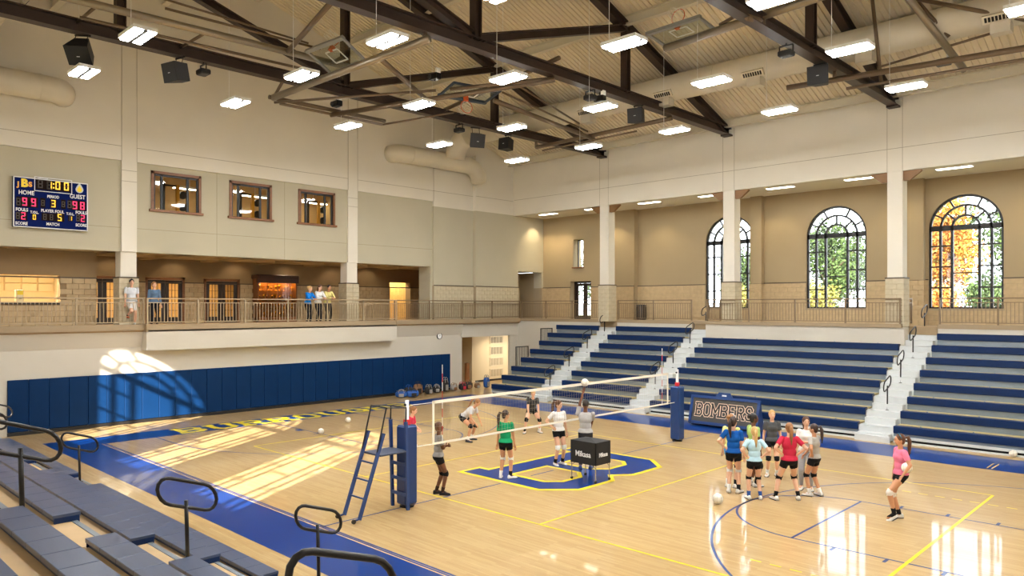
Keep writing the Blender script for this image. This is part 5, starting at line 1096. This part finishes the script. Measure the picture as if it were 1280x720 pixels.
def person(loc, face, h, label, skin, hair, shirt, bottom, style='tee', pants='shorts', lean=0, ph=.93, feet=((-.1, .0), (.1, .0)), footdir=(8, -8), arms=('hang', 'hang'), head=(0, 0), tail='pony', pads=None, shoe=(232, 230, 226), sock=None, toes=(0, 0), knee=((0, 1, 0), (0, 1, 0)), hl=.36, feetz=(0, 0), voxel=.0125, band=None, female=True):
    s = h/1.70; tl = math.radians(lean); T = Vector((0, math.sin(tl), math.cos(tl))); F = Vector((0, math.cos(tl), -math.sin(tl)))
    P = Vector((0, -.1*math.sin(tl)*2, ph)); chest = P+T*.29; neck = P+T*.5; sw = .155 if female else .185
    m = MB(); bones = []
    def cap(p, r0, q, r1, nm, n=12, blob=True):
        p = Vector(p); q = Vector(q); m.cyl(p, q, r0, r1, n)
        if blob: m.ell(p, (r0,)*3, nu=12, nv=7); m.ell(q, (r1,)*3, nu=12, nv=7)
        bones.append((nm, p, q, r0, r1))
    Rl = Matrix.Rotation(-tl, 3, 'X')
    hw = 1.0 if female else 1.05
    m.ell(P+T*.0, (.168*hw, .115, .125), Rl); m.ell(P+F*-.035+T*-.03, (.15, .1, .1), Rl); m.ell(P+T*.16, (.132*hw, .098, .15), Rl); m.ell(P+T*.32, (.152*hw, .108, .15), Rl); m.ell(P+T*.4, (sw-.01, .085, .09), Rl)
    if female: m.ell(P+T*.33+F*.055, (.12, .07, .07), Rl)
    bones.append(('torso', P, neck-T*.03, .13, .12)); bones.append(('pelvis', P-T*.1, P+T*.02, .14, .14))
    hd = Matrix.Rotation(math.radians(head[0]), 3, 'Z') @ Matrix.Rotation(math.radians(-head[1]), 3, 'X')
    hc = neck+T*.06+Vector((0, .02+.06*math.sin(tl), .115))
    cap(neck-T*.04, .052, hc-Vector((0, .01, .06)), .047, 'neck')
    m.ell(hc, (.074, .092, .112), hd); m.ell(hc+hd @ Vector((0, .028, -.052)), (.055, .062, .06), hd); m.ell(hc+hd @ Vector((0, .096, -.018)), (.012, .016, .02), hd)
    for e in (-1, 1): m.ell(hc+hd @ Vector((e*.076, -.008, -.012)), (.01, .02, .028), hd)
    bones.append(('head', hc-Vector((0, 0, .03)), hc+Vector((0, 0, .03)), .09, .09))
    hands = []; feetp = []
    for i, e in enumerate((-1, 1)):
        hip = P+Vector((e*.085, 0, -.04)); ank = Vector((feet[i][0], feet[i][1], .085+feetz[i]+.06*(1 if toes[i] else 0)))
        kn, ank = ik(hip, ank, .425, .42, knee[i])
        cap(hip, .088, kn, .056, 'thigh%d' % i); mid = kn+(ank-kn)*.3; cap(kn, .052, mid, .055, 'shank%d' % i); cap(mid, .055, ank, .034, 'shin%d' % i)
        fd = math.radians(footdir[i]); tip = ank+Vector((math.sin(-fd)*.13, math.cos(fd)*.13, -.05-(.04 if toes[i] else 0))); cap(ank-Vector((0, 0, .02)), .036, tip, .028, 'foot%d' % i); feetp.append((ank, fd, toes[i]))
        sh = neck-T*.055+Vector((e*sw, 0, 0)); spec = ARM[arms[i]] if isinstance(arms[i], str) else arms[i]; wv, hint = spec
        wr_ = Vector((wv[0]*e, wv[1], wv[2])); 
        if arms[i] in ('hip', 'cross', 'hang', 'ball') and lean: wr_ = wr_+(neck-Vector((0, 0, 1.43)))*.8
        el, wr_ = ik(sh, wr_, .275, .245, (hint[0]*e, hint[1], hint[2]))
        cap(sh, .05, el, .038, 'uarm%d' % i); cap(el, .037, wr_, .025, 'farm%d' % i)
        d = (wr_-el).normalized(); side = d.cross(Vector((0, 1, 0)) if abs(d.y) < .8 else Vector((1, 0, 0))).normalized(); up_ = side.cross(d)
        if arms[i] == 'hip': d = (d*.3+Vector((-e*.3, .85, -.3))).normalized(); side = d.cross(Vector((e, 0, 0))).normalized(); up_ = side.cross(d)
        Rh = Matrix((side, d, up_)).transposed(); m.ell(wr_+d*.045, (.038, .055, .018), Rh, 10, 7); bones.append(('hand%d' % i, wr_, wr_+d*.09, .035, .03)); hands.append((wr_, d, side, up_, e))
    me = m.mesh('raw'); ob = bpy.data.objects.new('raw', me); COL.objects.link(ob); md = ob.modifiers.new('r', 'REMESH'); md.mode = 'VOXEL'; md.voxel_size = voxel
    sm = ob.modifiers.new('s', 'SMOOTH'); sm.factor = .5; sm.iterations = 4
    dg = bpy.context.evaluated_depsgraph_get(); bm = bpy.data.meshes.new_from_object(ob.evaluated_get(dg)); bpy.data.objects.remove(ob); bpy.data.meshes.remove(me)
    nv = len(bm.vertices); V = np.empty(nv*3); bm.vertices.foreach_get('co', V); V = V.reshape(-1, 3); N = np.empty(nv*3); bm.vertices.foreach_get('normal', N); N = N.reshape(-1, 3)
    nf = len(bm.polygons); Fq = np.empty(nf*4, int); bm.polygons.foreach_get('vertices', Fq) if all(p.loop_total == 4 for p in bm.polygons) else None; Fq = Fq.reshape(-1, 4)
    best = np.full(nv, 9.0); who = np.zeros(nv, int); tt = np.zeros(nv)
    for k, (nm, p, q, r0, r1) in enumerate(bones):
        p = np.array(p); q = np.array(q); d = q-p; t_ = np.clip(((V-p) @ d)/(d @ d), 0, 1); dist = np.linalg.norm(V-(p+t_[:, None]*d), axis=1)-(r0+(r1-r0)*t_)
        k_ = dist < best; best[k_] = dist[k_]; who[k_] = k; tt[k_] = t_[k_]
    names = [b[0] for b in bones]; W = np.array([names[k] for k in who]); A = (V-np.array(P)) @ np.array(T)
    is_ = lambda *p: np.array([any(w_.startswith(x) for x in p) for w_ in names])[who]
    # body = skin + fingers
    fing = MB()
    for (wr_, d, side, up_, e) in hands:
        for k, (off, L) in enumerate(((-.027, .062), (-.009, .072), (.009, .068), (.026, .054))):
            b0 = wr_+d*.082+side*off; fing.tube([b0-d*.02, b0+d*L*.45-up_*.004, b0+d*L*.8-up_*.018, b0+d*L-up_*.03], .008, 6, radii=[.009, .0085, .008, .006])
        b0 = wr_+d*.03-side*.03*e; fing.tube([b0, b0-side*.022*e+d*.025, b0-side*.028*e+d*.052-up_*.008], .009, 6, radii=[.011, .009, .006])
    fv = np.array([tuple(v) for v in fing.v]); VV = np.concatenate([V, fv])*s; bf = Fq.tolist()+[[i+nv for i in f] for f in fing.f]
    me = bpy.data.meshes.new('person'); me.from_pydata(VV.tolist(), [], bf); me.update()
    o = place('person', me, skin_mat(skin), None, True, loc, (0, 0, math.radians(face)-PI/2)); tag(o, label, 'person')
    def cut(mask, off, m_, nm, loose=0):
        fm = mask[Fq].all(axis=1); ff = Fq[fm]
        if not len(ff): return
        ids = np.unique(ff); mp = np.full(nv, -1); mp[ids] = np.arange(len(ids)); vo = (V[ids]+N[ids]*(off+loose*np.clip((.12-A[ids])/.3, 0, 1)[:, None] if loose else off))*s
        me = bpy.data.meshes.new(nm); me.from_pydata(vo.tolist(), [], mp[ff].tolist()); me.update(); c = place(nm, me, m_, o, True)
        so = c.modifiers.new('thick', 'SOLIDIFY'); so.thickness = .006; so.offset = -1; return c
    hem = -.02 if lean < 20 else .02; tor = is_('torso', 'pelvis') & (A > hem) | is_('neck') & (A < .475)
    arm = is_('uarm') & (tt < .68) if style == 'tee' else (is_('uarm') | is_('farm') & (tt < .95)) if style == 'long' else is_('uarm') & (tt < .1)
    sleeve = is_('thigh') & (A > hem) & (lean < 20)
    cut((tor & (A < .485)) | arm | sleeve, .013, cloth(shirt), 'jacket' if style == 'long' else 'shirt', .012)
    if pants == 'shorts': cut(is_('pelvis') | (is_('torso') & (A < .03)) | is_('thigh') & (tt < hl), .009, cloth(bottom), 'shorts')
    else: cut(is_('pelvis') | (is_('torso') & (A < .03)) | is_('thigh', 'shank') | is_('shin') & (tt < .93), .012, cloth(bottom), 'trousers')
    for i in (0, 1):
        if pads: cut((is_('thigh%d' % i) & (tt > .86)) | (is_('shank%d' % i) & (tt < .42)), .014, cloth(pads), 'knee_pad')
        if pants == 'shorts': cut(is_('shin%d' % i) & (tt > .62) | is_('foot%d' % i) & (V[:, 2] > .07+feetz[i]), .007, cloth((sock or ((240, 240, 238), (30, 30, 32)))[i] if isinstance((sock or ((1, 1, 1), 0))[0], tuple) else cloth(sock) if False else (sock or ((240, 240, 238), (30, 30, 32)))[i]), 'sock')
        ank, fd, tq = feetp[i]
        sh_ = MB(); Rz = Matrix.Rotation(fd, 3, 'Z'); Rx = Matrix.Rotation(-.5 if tq else 0, 3, 'X'); R = Rz @ Rx; prof = [(-.07, .038, .085), (-.03, .043, .1), (.03, .044, .085), (.09, .05, .062), (.15, .046, .05), (.19, .026, .035)]
        vs = []
        base = Vector((ank.x, ank.y, ank.z-.085-(.03 if tq else 0)))
        for y, w_, hh in prof: vs += [base+R @ Vector(p) for p in ((-w_, y, 0), (w_, y, 0), (w_*.92, y, hh*.55), (w_*.5, y, hh), (-w_*.5, y, hh), (-w_*.92, y, hh*.55))]
        fs = [(j*6+k, j*6+(k+1) % 6, (j+1)*6+(k+1) % 6, (j+1)*6+k) for j in range(5) for k in range(6)]+[tuple(range(6))[::-1], tuple(range(30, 36))]
        sh_.add([v*s for v in vs], fs); so = sh_.build('shoe', cloth(shoe), o, True)
        sl = MB(); sl.add([(base+R @ Vector((u, y, z_)))*s for z_ in (-.004, .016) for y, w_, _ in prof for u in (-w_*1.06, w_*1.06)], [(0, 2, 4, 6, 8, 10, 11, 9, 7, 5, 3, 1), tuple(range(12, 24, 2))+tuple(range(23, 12, -2))]+[(a, a+2, a+14, a+12) for a in (0, 2, 4, 6, 8)]+[(a, a+12, a+14, a+2) for a in (1, 3, 5, 7, 9)]+[(0, 12, 13, 1), (10, 11, 23, 22)]); sl.build('sole', cloth((60, 60, 62)), so)
    # hair
    hm = mat('hair_%d_%d_%d' % hair, hair, .5, var=.2, scale=30, stretch=(3, 3, .6)); H = MB()
    H.ell((hc+hd @ Vector((0, -.018, .022)))*s, (.083*s, .096*s, .107*s), hd, 18, 12)
    if tail in ('pony', 'bun', 'long'): H.ell((hc+hd @ Vector((0, -.045, -.02)))*s, (.072*s, .062*s, .085*s), hd)
    if tail == 'pony':
        b0 = hc+hd @ Vector((0, -.105, .035)); H.tube([b0*s, (b0+hd @ Vector((0, -.06, .01)))*s, (b0+hd @ Vector((0, -.085, -.07)))*s, (b0+hd @ Vector((0, -.075, -.22)))*s, (b0+hd @ Vector((.01, -.06, -.38)))*s], .03, 8, radii=[.018*s, .036*s, .043*s, .036*s, .008*s])
    if tail == 'bun': H.ell((hc+hd @ Vector((0, -.12, .05)))*s, (.045*s,)*3)
    if tail == 'long': H.tube([(hc+hd @ Vector((0, -.06, .02)))*s, (hc+hd @ Vector((0, -.1, -.1)))*s, (hc+hd @ Vector((0, -.1, -.25)))*s], .06*s, 10, radii=[.06*s, .06*s, .02*s])
    ho = H.build('hair', hm, o, True)
    if band: MB().tube([(hc+hd @ Vector((.088*math.cos(a), -.012+.03*math.sin(a), .03+.1*math.sin(a))))*s for a in np.linspace(.1, PI-.1, 12)], .008*s, 6).build('headband', cloth(band), ho)
    for e in (-1, 1): MB().ell((hc+hd @ Vector((e*.03, .082, .006)))*s, (.011*s, .007*s, .006*s), hd, 8, 6).build('eye', mat('eye_dark', (44, 34, 30), .3), o); MB().ell((hc+hd @ Vector((e*.03, .084, .026)))*s, (.016*s, .006*s, .004*s), hd, 8, 6).build('eyebrow', hm, o)
    MB().ell((hc+hd @ Vector((0, .084, -.058)))*s, (.022*s, .008*s, .006*s), hd, 8, 6).build('mouth', mat('lip', (176, 96, 90), .5), o)
    return o
BR, DBR, BL, LBR, BK = (92, 58, 36), (52, 34, 26), (206, 168, 108), (150, 104, 62), (34, 28, 26)
BLKC = (24, 24, 27); WHT = (240, 240, 238)
person((-.28, -4.36, 0), 62, 1.66, 'person in a grey tee with folded arms by the near net post', 'd', BR, (150, 148, 146), BLKC, arms=('cross', 'cross'), head=(-15, 0), tail='bun', pads=BLKC, shoe=(44, 40, 40), sock=((60, 44, 36), (60, 44, 36)), feet=((-.07, -.04), (.08, .08)), footdir=(5, -25))
person((-.29, -2.13, 0), 118, 1.71, 'person in a green tee with a dark ponytail on the logo edge', 't', DBR, (22, 150, 100), BLKC, head=(-55, 5), pads=WHT, feet=((-.13, .0), (.13, .0)), footdir=(10, -45))
person((-.38, .04, 0), -18, 1.76, 'person in a white tee with one hand on a hip on the logo', 'l', BR, (236, 234, 232), BLKC, arms=('hang', 'hip'), head=(25, 8), pads=WHT, sock=(BLKC, BLKC), feet=((-.12, 0), (.12, .03)), tail='pony')
person((.5, .12, 0), 125, 1.84, 'person in a grey tee and dark trousers reaching up to a ball', 'd', BK, (176, 174, 172), (44, 44, 50), pants='long', female=False, arms=(((.02, .18, 2.1), (.6, .3, -.2)), 'front'), head=(15, 25), tail='none', feet=((-.12, 0), (.12, .02)), shoe=(70, 84, 120))
person((-4.42, 3.36, 0), -38, 1.72, 'person in a dark tee crouching ready behind the net', 'l', BL, (62, 62, 64), BLKC, lean=32, ph=.78, arms=('knee', 'knee'), head=(0, 22), pads=BLKC, feet=((-.26, .0), (.26, .04)), footdir=(20, -20), tail='bun', knee=((-.3, 1, 0), (.3, 1, 0)))
person((-4.88, .78, 0), 20, 1.74, 'person in a pale grey tee bending low behind the net', 't', LBR, (206, 206, 208), BLKC, lean=50, ph=.76, arms=('knee', 'knee'), head=(0, 35), pads=BLKC, shoe=(60, 60, 64), sock=(WHT, WHT), feet=((-.2, .02), (.2, .1)), footdir=(15, -15), tail='pony', knee=((-.2, 1, 0), (.2, 1, 0)))
person((-3.55, -2.7, 0), 30, 1.68, 'person in a red top partly hidden behind the referee ladder', 'l', LBR, (206, 58, 84), BLKC, lean=22, ph=.86, arms=('front', 'front'), head=(0, 15), pads=WHT, feet=((-.2, .0), (.2, .05)), tail='pony')
person((4.57, .55, 0), 112, 1.76, 'person in a royal blue tee with a dark ponytail, hand on hip', 'l', DBR, (20, 88, 168), BLKC, arms=('hip', 'hang'), head=(-20, 0), pads=WHT, feet=((-.1, 0), (.11, .02)), footdir=(8, -25))
person((4.6, 1.5, 0), 60, 1.74, 'person in a lime tee behind the royal blue tee', 'd', BK, (176, 206, 120), BLKC, head=(-20, 0), tail='bun', pads=BLKC, feet=((-.1, 0), (.1, 0)))
person((4.27, 1.02, 0), 95, 1.74, 'person in a pale yellow top and blue shorts wearing a headband', 'l', LBR, (222, 222, 150), (80, 160, 220), head=(-25, 5), arms=('hang', 'front'), tail='bun', pads=BLKC, feet=((-.1, 0), (.1, 0)), band=(220, 220, 224))
person((5.19, .35, 0), 128, 1.62, 'person in a pale blue tee with a blonde ponytail, hands on hips', 'l', BL, (186, 222, 238), BLKC, arms=('hip', 'hip'), pads=BLKC, sock=((50, 84, 150), (50, 84, 150)), feet=((-.13, 0), (.14, .0)), footdir=(12, -10))
person((4.45, 2.84, 0), -58, 1.68, 'person in a charcoal tee facing the group from the far side', 'l', BL, (78, 80, 82), BLKC, head=(10, 0), pads=BLKC, sock=(WHT, WHT), feet=((-.12, 0), (.12, 0)), footdir=(15, -15), tail='bun')
person((5.79, .83, 0), 128, 1.75, 'person in a crimson tee standing wide with hands on hips', 'l', LBR, (200, 46, 74), BLKC, arms=('hip', 'hip'), pads=BLKC, sock=(BLKC, BLKC), feet=((-.3, -.02), (.2, .03)), footdir=(25, -12), ph=.9)
person((5.67, 2.04, 0), -72, 1.72, 'person in a white tee and grey sweatpants facing the group', 'l', BR, (238, 236, 230), (172, 174, 180), pants='long', head=(20, 5), arms=('cross', 'hang'), tail='long', feet=((-.11, 0), (.11, 0)))
person((6.05, 1.58, 0), 172, 1.64, 'person in a light grey tee with a long dark ponytail', 't', DBR, (176, 172, 164), BLKC, arms=('hip', 'front'), head=(12, 5), pads=BLKC, sock=(WHT, WHT), shoe=(206, 204, 200), feet=((-.12, .05), (.12, -.08)), footdir=(10, -15))
person((8.08, .94, 0), 222, 1.73, 'person in a pink tee standing alone with a ball under an arm', 't', BR, (232, 128, 158), BLKC, arms=('ball', 'hang'), head=(-5, 3), pads=(226, 220, 212), sock=(BLKC, BLKC), feet=((-.09, .17), (.09, -.02)), toes=(1, 0), knee=((0, 1, .2), (0, 1, 0)), footdir=(5, -5), tail='pony', ph=.93, hl=.3, band=(60, 120, 140))
ball((8.24, .8, 1.0), 'white volleyball tucked under the arm of the player in pink')
ball((.37, .26, 2.2), 'white volleyball on the raised hand of the coach in grey')
person((-16.4, -5.57, ZB), 0, 1.76, 'person in a pale tee and white shorts leaning on the lobby column', 'l', BK, (206, 210, 216), (240, 238, 236), female=False, head=(-10, 0), tail='none', hl=.8, feet=((-.08, .06), (.1, -.1)), feetz=(.0, .32), knee=((0, 1, 0), (0, 1, .3)), sock=(WHT, BLKC), shoe=(206, 110, 70), voxel=.016)
person((-16.35, -4.78, ZB), -12, 1.68, 'person in a blue top and dark cardigan on the lobby balcony', 'l', LBR, (96, 122, 150), (30, 32, 40), style='long', pants='long', head=(10, 0), tail='bun', arms=('hang', 'hang'), shoe=(34, 34, 36), voxel=.016)
person((-16.28, 1.72, ZB), 10, 1.66, 'person in a bright blue jacket leaning on the balcony rail', 'l', BL, (24, 128, 220), (30, 30, 34), style='long', pants='long', lean=14, arms=('rail', 'rail'), head=(25, 5), tail='bun', voxel=.016)
person((-16.28, 2.22, ZB), 5, 1.72, 'person in a white jacket leaning on the balcony rail', 'l', BR, (236, 234, 232), (30, 30, 34), style='long', pants='long', lean=14, arms=('rail', 'rail'), head=(15, 5), tail='long', voxel=.016)
person((-16.28, 2.7, ZB), 0, 1.72, 'person in a pale yellow jacket leaning on the balcony rail', 't', BK, (226, 214, 140), (30, 30, 34), style='long', pants='long', lean=14, arms=('rail', 'rail'), head=(-5, 5), tail='bun', voxel=.016)
